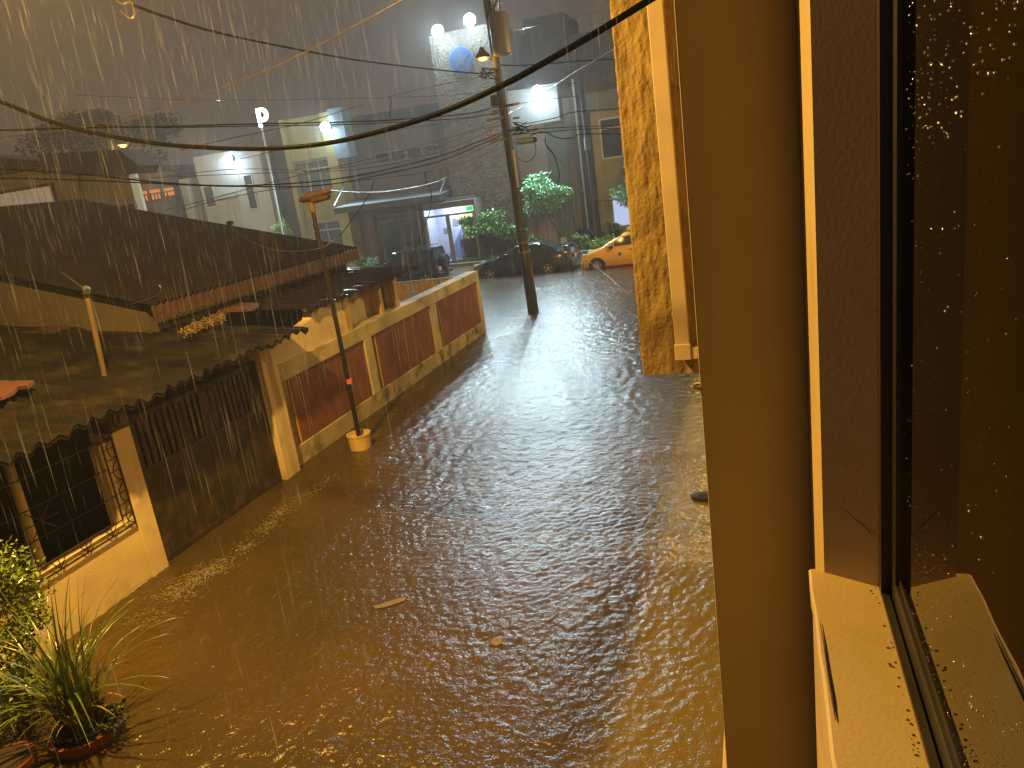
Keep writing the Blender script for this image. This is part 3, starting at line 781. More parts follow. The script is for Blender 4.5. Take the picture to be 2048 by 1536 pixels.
cable([(1011, 243, D), (930, 285, D), (850, 312, 24), (720, 338, 23), (560, 345, 22), (380, 352, 21), (180, 362, 20)], .010, 'line crossing the yellow bay window just above the dark bundle', 'thin')
cable([(1012, 262, D), (960, 282, D), (880, 312, 23.5), (760, 342, 22), (640, 362, 20), (500, 371, 18), (400, 370, 17), (300, 363, 16), (160, 348, 15), (0, 338, 14), (-60, 336, 14)], .017, 'upper dark line of the bundle passing over the unlit street lamp')
cable([(1013, 266, D), (960, 290, D), (880, 322, 23.5), (760, 350, 22), (640, 371, 20), (500, 373, 18), (400, 371, 17), (250, 364, 16), (90, 358, 15), (-60, 356, 14)], .015, 'lower dark line of the bundle passing over the unlit street lamp')
cable([(1014, 272, D), (960, 298, D), (900, 325, 24), (852, 344, 23.5), (780, 354, 23), (660, 368, 22), (540, 380, 21), (430, 402, 20.5), (350, 425, 20)], .012, 'line through the small clamp above the canopy, then left over the white bay', 'thin')
cable([(1015, 276, D), (985, 296, D), (940, 330, D), (880, 361, 23), (820, 376, 21), (760, 384, 18), (700, 384, 14), (661, 381, 11.9)], .010, 'slack service wire ending at the head of the unlit street lamp', 'bright_wire')
cable([(1014, 280, D), (990, 300, D), (930, 324, 24), (880, 336, 24), (850, 345, 23.6)], .012, 'pale sleeved line from the pole to the small clamp', 'bright_wire')
cable([(850, 345, 23.6), (853, 362, 23.5), (862, 385, 23.4), (860, 420, 23.2), (848, 455, 23), (832, 495, 22.8), (820, 528, 22.6)], .013, 'black drop cable hanging from the small clamp to the porch roof')
cable([(748, 362, 22.2), (740, 385, 22.1), (722, 415, 22), (700, 445, 21.8), (680, 472, 21.6)], .013, 'short black drop cable curving down beside the canopy end')
cable([(463, 457, 16.6), (480, 468, 16), (505, 484, 15.4), (540, 498, 14.6), (580, 503, 13.8), (620, 500, 13), (648, 494, 12.4), (672, 477, 12)], .009, 'pale slack wire looping from the roof stub to the street lamp pole', 'bright_wire')
cable([(1012, 250, D), (950, 262, D), (860, 300, 24), (760, 322, 23), (640, 340, 22), (480, 338, 21), (330, 352, 20)], .009, 'thin line over the upper grey windows, ending left above the white bay', 'thin')
cable([(1013, 264, D), (940, 296, D), (850, 330, 23.5), (760, 346, 22.5), (690, 357, 22)], .010, 'short line joining the dark bundle above the canopy', 'thin')
cable([(1006, 226, D), (950, 235, D), (880, 247, 24), (780, 262, 23.5), (600, 292, 22), (480, 318, 21)], .009, 'thin line between the level pair and the upper grey windows', 'thin')
cable([(780, 193, 22.5), (782, 204, 22.4), (780, 222, 22.3), (779, 236, 22.2)], .010, 'short tail hanging from the thin slanting line left of the tower')
# right of the pole
cable([(1000, 130, D), (1040, 131, D), (1100, 127, D), (1160, 122, D), (1245, 117, D), (1500, 100, D)], .022, 'thick knotted line leaving the pole to the right below the transformer')
cable([(985, 66, D), (1016, 62, D), (1100, 46, D), (1220, 18, D), (1400, -25, D)], .012, 'single line behind the transformer climbing to the upper right', 'thin')
cable([(1016, 228, D), (1060, 203, 22), (1110, 170, 19), (1160, 138, 17), (1228, 98, 15), (1300, 54, 13)], .009, 'thin line rising steeply right past the white bay floodlight', 'thin')
cable([(1005, 182, D), (1090, 173, D), (1160, 165, D), (1245, 152, D), (1450, 120, D)], .011, 'line crossing the top of the right white bay', 'thin')
cable([(1090, 131, D), (1130, 142, D), (1180, 155, D), (1245, 166, D), (1400, 190, D)], .009, 'line descending right from the knotted line over the dark upper block', 'thin')
cable([(1015, 210, D), (1045, 206, D), (1130, 195, D), (1245, 181, D), (1450, 155, D)], .011, 'line from the orange insulator across the white bay', 'thin')
cable([(1026, 262, D), (1045, 249, D), (1060, 246, D), (1110, 236, D), (1150, 224, D), (1245, 217, D), (1450, 200, D)], .015, 'line passing just over the top of the right yellow window')
cable([(1028, 262, D), (1090, 257, D), (1150, 254, D), (1250, 250, D), (1450, 243, D)], .014, 'upper level line across the right yellow window')
cable([(1030, 268, D), (1090, 265, D), (1150, 259, D), (1250, 256, D), (1450, 250, D)], .014, 'lower level line across the right yellow window')
cable([(1060, 272, D), (1080, 264, D), (1095, 266, D), (1110, 274, D), (1130, 277, D), (1148, 275, D), (1165, 268, D), (1250, 268, D), (1450, 268, D)], .018, 'kinked heavy line with a splice right of the steel sleeve')
cable([(1044, 258, D), (1070, 262, D), (1110, 246, D), (1150, 250, D), (1250, 256, D)], .010, 'arched line over the splice right of the steel sleeve', 'thin')
cable([(1068, 280, D), (1072, 300, D), (1066, 316, D), (1050, 324, D), (1036, 316, D)], .012, 'loop of spare cable hanging below the steel sleeve')
cable([(1090, 275, D), (1092, 290, D), (1108, 312, D), (1118, 345, D), (1116, 372, D)], .015, 'loose cable end hanging in front of the small tree')
cable([(1095, 292, D), (1120, 322, D), (1150, 364, D), (1175, 392, D), (1205, 401, D), (1245, 397, D), (1300, 388, D)], .012, 'wet line sagging right in front of the yellow wing, beaded with light', 'thin')
cable([(1096, 410, 30), (1104, 424, 30), (1120, 448, 30), (1140, 478, 30), (1163, 504, 29.5), (1180, 524, 28), (1215, 552, 26), (1262, 592, 24)], .005, 'thin guy wire slanting down past the taxi bonnet to the water', 'thin')
# hooked bracket at top left
b = MB().tube(spline([at(x, y, d=9.8) for x, y in ((240, 22), (252, 32), (262, 37), (268, 30), (266, 14), (262, 6))], 6), .014, 6)
b.tube(spline([at(x, y, d=9.8) for x, y in ((232, 2), (245, 8), (256, 4), (266, 8))], 6), .012, 6)
tag(b.build('cable_hook', 'bright_wire', fix=False), 'bent metal hook holding the twisted line at the top left', 'hook')

# ------------------------------------------------------------------ the institute across the street
def B(name, m, par, x0, x1, y0, y1, z0, z1, bevel=0): return MB().box(x0, x1, y0, y1, z0, z1).build(name, m, par, bevel)
def far_window(par, x0, x1, z0, z1, y, cols, transom=.75, m='frame_w', depth=.12, pane='far_pane'):
    f = MB(); t = .07
    f.box(x0, x1, y-.05, y+.02, z0, z0+t).box(x0, x1, y-.05, y+.02, z1-t, z1)
    f.box(x0, x0+t, y-.05, y+.02, z0+t, z1-t).box(x1-t, x1, y-.05, y+.02, z0+t, z1-t)
    for i in range(1, cols):
        x = x0+(x1-x0)*i/cols; f.box(x-t/2, x+t/2, y-.045, y+.02, z0+t, z1-t)
    if transom:
        z = z0+(z1-z0)*transom; f.box(x0+t, x1-t, y-.043, y+.02, z-t/2, z+t/2)
    w = f.build('window', m, par)
    MB().box(x0+.02, x1-.02, y-.02, y+.03, z0+.02, z1-.02).build('pane', pane, w)
    return w

def institute():
    b = thing('institute_building', 'three storey institute with stone tower, yellow bays and lit lobby across the flooded road', 'building', (-17, 41, 0))
    # tower with rough cladding on its upper part
    B('tower', 'tower_low', b, -15.55, -11.95, 39.6, 46, 0, 11.5)
    from mathutils import noise as mn
    def tf(u, v):
        x = -15.6+3.7*u; z = .1+11.5*v
        return (x, 39.58-(.045+.03*(z > 7.5))*abs(mn.noise(Vector((x*6, 1, z*6))))-.02*max(0, mn.noise(Vector((x*13, 3, z*13)))), z)
    MB().grid(tf, 110, 330, False).build('stone_cladding', 'tower_stone', b)
    B('tower_side', 'tower_low', b, -15.6, -15.552, 39.6, 46, 0, 11.55); B('tower_side', 'tower_low', b, -11.948, -11.9, 39.6, 46, 0, 11.55)
    # left part: white bay, recesses, yellow bay
    B('white_bay', 'inst_white', b, -32.2, -27.4, 40.3, 46, 0, 7.75)
    B('pilaster', 'inst_white', b, -33.55, -33.05, 40.2, 46, 0, 6.6)
    B('recess_wall', 'inst_grey', b, -33.04, -32.21, 41.2, 46, 0, 7.4)
    far_window(b, -32.05, -31.25, 4.7, 6.0, 40.3, 1, 0)
    far_window(b, -29.0, -28.35, 4.25, 6.3, 40.3, 1, .7)
    B('window_hood', 'inst_white', b, -31.1, -29.6, 39.9, 40.29, 5.15, 5.4)
    B('fin', 'inst_white', b, -27.9, -27.38, 40.0, 40.29, 5.5, 7.2)
    B('recess_wall', 'inst_dark', b, -27.39, -25.6, 41.2, 46, 0, 8.2)
    B('yellow_bay', 'inst_yellow', b, -25.59, -22.3, 40.3, 46, 0, 8.9)
    B('yellow_bay_frame', 'inst_yellow', b, -22.95, -22.3, 39.9, 40.29, 0, 8.9)
    B('yellow_bay_frame', 'inst_yellow', b, -25.59, -25.35, 39.9, 40.29, 0, 8.9)
    B('yellow_bay_head', 'inst_yellow', b, -25.34, -22.96, 40.0, 40.29, 6.55, 7.5)
    far_window(b, -25.3, -23.0, 4.65, 6.5, 40.28, 3)
    far_window(b, -25.0, -23.0, 1.0, 3.05, 40.28, 2)
    B('blue_fin', 'inst_blue', b, -22.28, -21.4, 39.7, 40.6, 6.35, 9.0)
    # centre: grey wall over the entrance
    B('grey_wall', 'inst_grey', b, -22.29, -15.61, 41.0, 46, 0, 7.9)
    for i in range(4):
        far_window(b, -20.5+i*1.0, -19.55+i*1.0, 5.75, 6.4, 40.98, 1, 0, 'frame_g')
    B('pier', 'inst_brown', b, -18.15, -16.75, 40.55, 40.99, 0, 3.55)
    B('pier', 'inst_brown', b, -21.9, -21.1, 40.55, 40.99, 0, 3.55)
    B('lintel', 'inst_brown', b, -21.09, -18.16, 40.6, 40.99, 3.0, 3.55)
    far_window(b, -21.0, -18.2, .35, 2.95, 40.95, 2, .85, 'frame_g')
    # canopy with its stays
    c = MB()
    c.prism([(38.1, 3.42), (38.1, 3.72), (40.98, 3.95), (40.98, 3.42)], lambda y, z: (-22.1, y, z), lambda y, z: (-15.75, y, z))
    cp = c.build('canopy', 'canopy_edge', b)
    MB().prism([(38.06, 3.725), (38.06, 3.745), (40.97, 3.985), (40.97, 3.965)], lambda y, z: (-22.12, y, z), lambda y, z: (-15.7, y, z)).build('canopy_sheet', 'canopy', cp)
    for p, q in (((705, 342), (668, 412)), ((901, 328), (880, 385))):
        MB().tube([at(*p, Y=40.9), at(*q, Y=38.3)], .035, 8).build('stay_rod', 'steel', cp)
    B('awning_box', 'canopy', b, -15.9, -14.2, 39.0, 39.45, 3.15, 3.45)
    # lobby: glazed entrance with a lit room behind
    X0, X1 = -16.7, -13.9
    # the lobby cuts into the grey wall beside the tower: build it as a lit box standing before it
    lob = B('lobby_floor', 'lobby_floor', b, X0, X1, 37.9, 39.45, .15, .22)
    B('lobby_back', 'lobby_wall', b, X0, -15.3, 39.38, 39.45, .22, 3.0)
    B('lobby_back', 'lobby_yellow', b, -15.29, X1, 39.38, 39.45, .22, 3.0)
    B('lobby_side', 'lobby_wall', b, X0-.06, X0, 37.9, 39.45, .22, 3.3)
    B('lobby_side', 'tower_low', b, X1, X1+.06, 37.9, 39.45, .22, 3.3)
    B('lobby_ceiling', 'inst_grey', b, X0-.05, X1+.05, 37.9, 39.45, 3.0, 3.3)
    st = MB().prism([(-16.3, .23), (-15.2, .23), (-15.2, 1.9)], lambda x, z: (x, 39.2, z), lambda x, z: (x, 39.36, z)); st.build('stair_side', 'lobby_blue', b)
    B('picture', 'poster', b, -15.75, -15.45, 39.35, 39.37, 1.95, 2.35)
    B('picture', 'poster', b, -16.35, -16.05, 39.35, 39.37, 1.6, 1.9)
    dk = MB().box(-15.2, -14.1, 38.75, 39.2, .85, 1.25).box(-15.0, -14.85, 38.8, 39.15, .22, .85).box(-14.35, -14.2, 38.8, 39.15, .22, .85)
    dk.build('lobby_desk', 'desk', b)
    B('light_bar', 'lobbylight', b, -15.55, -14.3, 37.84, 37.89, 2.73, 2.93)
    B('exit_sign', 'exit_green', b, -14.29, -13.95, 37.83, 37.89, 2.75, 2.95)
    fr = MB().box(X0, X1, 37.85, 37.91, 2.6, 2.70).box(X0, X1, 37.85, 37.91, .15, .25).box(X0, X0+.1, 37.85, 37.91, .25, 2.6).box(X1-.08, X1, 37.85, 37.91, .25, 2.6).box(-15.5, -15.3, 37.84, 37.92, .25, 2.6)
    fr.build('door_frame', 'frame_g', b)
    lamp('lobby_lamp', b, (-15.4, 38.5, 2.9), (.72, .84, 1.), 190, .5)
    # right of the tower
    B('white_bay', 'inst_white', b, -11.88, -9.3, 39.9, 46, 6.55, 8.35)
    B('pink_wall', 'inst_pink', b, -11.88, -10.3, 40.3, 46, 0, 6.54)
    B('slate_wall', 'inst_green', b, -10.29, -9.15, 40.25, 46, 0, 6.54)
    B('brown_pier', 'inst_brown', b, -9.14, -8.55, 40.0, 46, 0, 7.6)
    B('drain_pipe', 'frame_w', b, -8.52, -8.42, 39.95, 40.05, .15, 8.4)
    B('recess_wall', 'inst_dark', b, -8.54, -7.8, 41.0, 46, 0, 7.4)
    B('yellow_wing', 'inst_olive', b, -7.79, 6, 40.0, 46, 0, 6.7)
    far_window(b, -7.35, -5.2, 4.35, 6.3, 39.99, 2)
    w = far_window(b, -7.1, -4.9, .9, 2.55, 39.99, 2, 0, pane='litwin')
    B('parapet', 'inst_grey', b, -7.9, 6, 39.9, 46.1, 6.701, 7.6)
    B('upper_block', 'inst_dark', b, -9.3, 5, 44, 50, 7.0, 11.0)
    B('upper_block', 'inst_dark', b, -12.3, -9.9, 46.1, 50, 8, 12.6)
    # roof behind the left bays
    B('roof_parapet', 'inst_dark', b, -27.3, -15.7, 42.0, 46.05, 7.92, 8.6)
institute()

def emblem():
    e = thing('star_emblem', 'round blue emblem with a pale five pointed star on the stone tower', 'emblem', (-13.95, 39.3, 10.1))
    c = Vector((-13.95, 39.30, 10.15))
    MB().lathe(c, [(.66, .0), (.66, .08)], 36, 'Y').build('rim', 'emb_rim', e)
    MB().lathe(c+Vector((0, -.03, 0)), [(.59, .0), (.59, .03)], 36, 'Y').build('disc', 'emb_blue', e)
    pts = []
    for k in range(10):
        a = pi/2+k*pi/5; r = .52 if k % 2 == 0 else .21; pts.append((r*cos(a), r*sin(a)))
    MB().prism(pts, lambda x, z: c+Vector((x, -.06, z)), lambda x, z: c+Vector((x, -.03, z))).build('star', 'emb_white', e)
emblem()

def floodlight(pos, lab, power, aim=(0, -.15, -1), s=.29):
    p = Vector(pos)
    f = thing('floodlight', lab, 'floodlight', p, 'white floodlights on the institute')
    MB().box(p.x-s*1.1, p.x+s*1.1, p.y-.02, p.y+.12, p.z-s*.55, p.z+s*.75).build('housing', 'trans', f, .02)
    MB().slab(p+Vector((0, .1, 0)), p+Vector((0, .55, -.05)), .07, .07).build('bracket', 'iron', f)
    MB().lathe(p+Vector((0, -.06, s*.05)), [(s*.55, -.05), (s*.92, -.02), (s*1.02, .02), (s*1.02, .038)], 24, 'Y').build('lens', 'led', f)
    lamp('flood_beam', f, p+Vector((0, -.4, -.12)), LED, power*7.5, .15, 'SPOT', (aim[0], -.82, -.57), 140, .5)
    lamp('flood_spill', f, p+Vector((0, -.15, -.35)), LED, power*(.3 if p.z > 10 else .12), .12)
floodlight((-14.75, 38.75, 11.55), 'dazzling white floodlight, left of two on top of the stone tower', 420)
floodlight((-13.0, 38.75, 11.75), 'dazzling white floodlight, right of two on top of the stone tower', 420)
floodlight((-10.15, 39.3, 8.0), 'dazzling white floodlight on the white bay right of the utility pole', 420)
floodlight((-29.3, 39.7, 7.25), 'dazzling white floodlight on the far left white bay', 420)
floodlight((-22.35, 39.35, 8.05), 'white floodlight at the blue fin of the left yellow bay', 330)

def parking_sign():
    s = thing('parking_sign', 'lit white letter P on top of a tall thin pole before the dark recess', 'sign', (-25.2, 38.2, 0))
    x, y = at(526, 236, Y=38.2).x, 38.2
    MB().tube([(x-.35, y, .1), (x-.2, y, 9.0)], .07, 10, .06).build('pole', 'frame_w', s)
    z = at(526, 232, Y=38.2).z
    L = MB(); L.box(x-.30, x-.12, y-.1, y, z-.55, z+.42)
    vs = []; fs = []; n = 14
    for k in range(n+1):
        a = pi/2-pi*k/n
        for r in (.36, .17):
            for yy in (y-.1, y): vs.append((x+.02+r*cos(a), yy, z+.06+r*sin(a)))
    for k in range(n):
        o = 4*k
        fs += [(o, o+4, o+6, o+2), (o+1, o+3, o+7, o+5), (o, o+1, o+5, o+4), (o+2, o+6, o+7, o+3)]
    L.add(vs, fs); L.box(x-.119, x+.03, y-.099, y, z+.24, z+.42).box(x-.119, x+.03, y-.099, y, z-.30, z-.11)
    L.build('letter', 'signlit', s)
    lamp('sign_glow', s, (x, y-.4, z), (.75, .75, 1.), 25, .25)
parking_sign()

# ------------------------------------------------------------------ vegetation
def crown_leaves(rr, c, rad, n, L, w, lumps=9, hollow=.45):
    """leaf clumps spread through an ellipsoid"""
    m = MB(); c = Vector(c); C = []
    for i in range(lumps):
        while True:
            p = Vector((rr.uniform(-1, 1), rr.uniform(-1, 1), rr.uniform(-1, 1)))
            if hollow < p.length < 1: break
        C.append((Vector((p.x*rad[0], p.y*rad[1], p.z*rad[2]))*.86, rr.uniform(.2, .46)))
    for i in range(n):
        q, k = C[rr.randrange(lumps)]
        while True:
            p = Vector((rr.uniform(-1, 1), rr.uniform(-1, 1), rr.uniform(-1, 1)))
            if .35 < p.length < 1: break
        m.leaf(c+q+Vector((p.x*rad[0], p.y*rad[1], p.z*rad[2]))*k, L*rr.uniform(.6, 1.3), w*rr.uniform(.7, 1.2), rr)
    return m
def plant(name, lab, cat, base, c, rad, n, L, w, m, seed, trunk=.05, lumps=9, group=None, limbs=4):
    rr = random.Random(seed)
    t = thing(name, lab, cat, base, group)
    cm = crown_leaves(rr, c, rad, n, L, w, lumps); cm.build('crown', m, t, fix=False)
    s = MB(); c = Vector(c); b = Vector(base)
    s.tube(spline([b, b.lerp(c, .5)+Vector((rr.uniform(-.1, .1)*rad[0], 0, 0)), c], 5), trunk, 8, trunk*.5)
    for i in range(limbs):
        e = c+Vector((rr.uniform(-.7, .7)*rad[0], rr.uniform(-.7, .7)*rad[1], rr.uniform(-.2, .7)*rad[2]))
        s.tube(spline([b.lerp(c, .55), b.lerp(c, .8).lerp(e, .4), e], 4), trunk*.5, 6, trunk*.15)
    s.build('trunk', 'bark', t, fix=False)
    return t
def at40(x, y, Y=38.5): return at(x, y, Y=Y)
c = at(1082, 388, Y=38.3)
plant('small_tree', 'small blue-green leafy tree on a thin trunk right of the utility pole', 'tree', (-9.2, 38.3, .15), c, (1.65, 1.2, .95), 5200, .24, .10, 'leaf_pale', 2, .05, 16, limbs=8)
c = at(1262, 372, Y=38.6)
plant('small_tree', 'pale green tree cut off by the stuccoed wall, before the yellow wing', 'tree', (-4.6, 38.6, .15), c, (1.3, 1., 1.3), 2200, .22, .09, 'leaf_pale', 3, .05, 12)
c = at(985, 452, Y=38.4)
t = plant('hedge_shrub', 'large dense green shrub at the foot of the stone tower', 'shrub', (-13.6, 38.6, .15), c, (2.0, .9, .78), 5600, .23, .095, 'leaf_mid', 4, .05, 15)
st = MB(); rr = random.Random(2)
for i in range(150):
    x = rr.uniform(-15., -11.9); y = rr.uniform(38.2, 39.2)
    st.tube([(x, y, .15), (x+rr.uniform(-.15, .15), y+rr.uniform(-.1, .1), rr.uniform(1.1, 1.5))], .035, 5, .015)
st.build('stems', 'hedge_dark', t)['kind'] = 'stuff'
c = at(712, 523, Y=37.9)
plant('low_shrub', 'low pale green shrub behind the tip of the corrugated roof, left of the jeep', 'shrub', (-19.8, 38., .15), c+Vector((0, 0, -.1)), (1.3, .6, .38), 1200, .15, .07, 'leaf_pale', 5, .03, 9)
c = at(553, 452, Y=38.6)
plant('tall_shrub', 'bright leafy shrub top between the white bay and the yellow bay', 'shrub', (-25.9, 38.6, .15), c+Vector((.1, 0, -.35)), (.7, .6, .75), 900, .15, .07, 'leaf_lime', 6, .04, 8)
for k, (px, py, rx, rz, n, mm, sd, lab) in enumerate((
    (1158, 486, .75, .42, 700, 'leaf_lime', 11, 'spiky lime green shrub behind the sedan boot'),
    (1196, 484, .7, .28, 600, 'leaf_lime', 12, 'low lime green plant in front of the thin dark pole'),
    (1228, 478, .6, .30, 520, 'leaf_lime', 13, 'lime green plant above the taxi bonnet'),
    (1120, 500, .5, .25, 380, 'leaf_mid', 14, 'small green plant beside the pale blue board'),
    (1068, 480, .45, .28, 340, 'leaf_mid', 15, 'small green plant over the sedan roof'))):
    c = at(px, py, Y=37.9)
    plant('low_shrub', lab, 'shrub', (c.x, 37.9, .15), c, (rx, .5, rz), n, .17, .06, mm, sd, .02, 6, 'low plants along the far verge', 3)
for k, (px, py, rx, sd, lab) in enumerate(((1172, 468, .55, 21, 'dark clipped bush beside the drain pipe'), (1222, 462, .95, 22, 'dark clipped bush under the lit ground floor window'))):
    c = at(px, py, Y=39.2)
    plant('dark_bush', lab, 'shrub', (c.x, 39.2, .15), c, (rx, .45, .42), 900, .13, .06, 'leaf_dark', sd, .03, 7, 'dark bushes by the yellow wing', 3)
# strip of lawn
lw = MB(); rr = random.Random(9)
def in_lawn(x): return True
for i in range(5200):
    x = rr.uniform(-15.3, -7.2); y = rr.uniform(37.45, 38.3)
    if x > -11.6 and rr.random() < .3: continue
    h = rr.uniform(.08, .22); a = rr.uniform(0, 2*pi); d = .02
    lw.add([(x-d*cos(a), y-d*sin(a), .148), (x+d*cos(a), y+d*sin(a), .148), (x+rr.uniform(-.06, .06), y+rr.uniform(-.06, .06), .15+h)], [(0, 1, 2)])
tag(lw.build('lawn', 'grass', fix=False), 'strip of bright green lawn along the far kerb', 'grass', kind='stuff')
bd = thing('notice_board', 'small pale blue board on a stake among the plants', 'board', at(1128, 492, Y=37.8))
p = at(1127, 483, Y=37.8)
MB().box(p.x-.14, p.x+.14, p.y-.015, p.y+.015, p.z-.2, p.z+.22).build('panel', 'paleboard', bd)
MB().box(p.x-.02, p.x+.02, p.y+.016, p.y+.04, .1, p.z+.1).build('stake', 'frame_g', bd)
tp = thing('thin_pole', 'thin dark street pole in front of the yellow wing', 'pole', (-8., 38.2, .15))
a, c = at(1198, 478, Y=38.2), at(1150, 85, Y=38.2)
MB().tube([Vector((a.x, 38.2, .1)), a.lerp(c, .5), c], .13, 12, .07).build('shaft', 'conc', tp)
MB().tube([at(1176, 300, Y=38.1), at(1174, 275, Y=38.1)], .16, 10).build('junction_box', 'inst_dark', tp)

# foreground plants at lower left
def near_plants():
    rr = random.Random(31)
    pot = (-5.95, 4.2)
    t = thing('potted_grass', 'clump of long arching grass blades in a red clay pot by the white wall', 'potted plant', (pot[0], pot[1], 0))
    MB().lathe((pot[0], pot[1], -.25), [(.2, 0), (.27, .30), (.30, .31), (.30, .38), (.26, .38), (.25, .32), (.02, .31)], 24).build('pot', 'terracotta', t)
    MB().lathe((pot[0], pot[1], .05), [(.245, 0), (.24, .03), (.01, .05)], 18).build('soil', 'soil', t)
    for mm, n, nm in (('blade', 120, 'blades'), ('blade_dry', 40, 'dry_blades')):
        m = MB()
        for i in range(n):
            a = rr.uniform(0, 2*pi); L = rr.uniform(.9, 1.95) if mm == 'blade' else rr.uniform(.4, .9)
            lean = rr.uniform(.15, .9); x0 = pot[0]+rr.uniform(-.13, .13); y0 = pot[1]+rr.uniform(-.13, .13)
            d = Vector((cos(a), sin(a), 0)); sd = Vector((-sin(a), cos(a), 0)); w = rr.uniform(.007, .015)
            P = []
            for k in range(9):
                s = k/8; z = .08+L*(s*(1-.15*lean)-lean*.62*s**2.6); r = L*lean*.8*s**1.6
                P.append(Vector((x0, y0, z))+d*r)
            vs = []; fs = []
            for k, p in enumerate(P):
                ww = w*(1-(k/8)**2.2)+.0006; vs += [p-sd*ww, p+Vector((0, 0, -.004)), p+sd*ww]
            for k in range(8):
                fs += [(3*k, 3*k+1, 3*k+4, 3*k+3), (3*k+1, 3*k+2, 3*k+5, 3*k+4)]
            m.add(vs, fs, True)
        m.build(nm, mm, t, fix=False)
    rr2 = random.Random(33)
    lo = crown_leaves(rr2, (pot[0]+.05, pot[1], .22), (.33, .33, .15), 700, .06, .035, 8); lo.build('undergrowth', 'leaf_dark', t, fix=False)
    t = thing('leafy_shrub', 'bushy shrub with small glossy leaves at the left edge beside the grass clump', 'shrub', (-6.9, 4.3, 0))
    m = MB(); rr = random.Random(35)
    for (cx, cy, cz, r, n) in ((-6.85, 4.55, 1.45, .34, 800), (-6.95, 4.75, 1.15, .36, 800), (-6.75, 4.3, .85, .38, 900), (-6.6, 4.15, .5, .36, 800), (-6.62, 4.55, 1.02, .22, 320), (-6.8, 4.0, .25, .34, 600)):
        for i in range(n):
            while True:
                p = Vector((rr.uniform(-1, 1), rr.uniform(-1, 1), rr.uniform(-1, 1)))
                if p.length < 1: break
            m.leaf(Vector((cx, cy, cz))+p*r*(.55+.45*rr.random()), rr.uniform(.035, .075), rr.uniform(.02, .036), rr)
    m.build('leaves', 'leaf_near', t, fix=False)
    s = MB()
    for i in range(9):
        s.tube(spline([(-6.75+rr.uniform(-.1, .1), 4.25+rr.uniform(-.1, .1), 0), (-6.8+rr.uniform(-.2, .2), 4.35+rr.uniform(-.2, .2), .6), (-6.8+rr.uniform(-.3, .3), 4.5+rr.uniform(-.3, .3), 1.3)], 5), .012, 6, .004)
    s.build('stems', 'bark', t, fix=False)
    q = (-6.32, 3.72)
    p2 = thing('clay_pot', 'red clay pot at the bottom left corner under the leafy shrub', 'pot', (q[0], q[1], 0))
    MB().lathe((q[0], q[1], -.2), [(.15, 0), (.21, .28), (.235, .29), (.235, .35), (.2, .35), (.02, .33)], 22).build('body', 'terracotta', p2)
    MB().lathe((q[0], q[1], .13), [(.19, 0), (.18, .03), (.01, .04)], 16).build('soil', 'soil', p2)
near_plants()

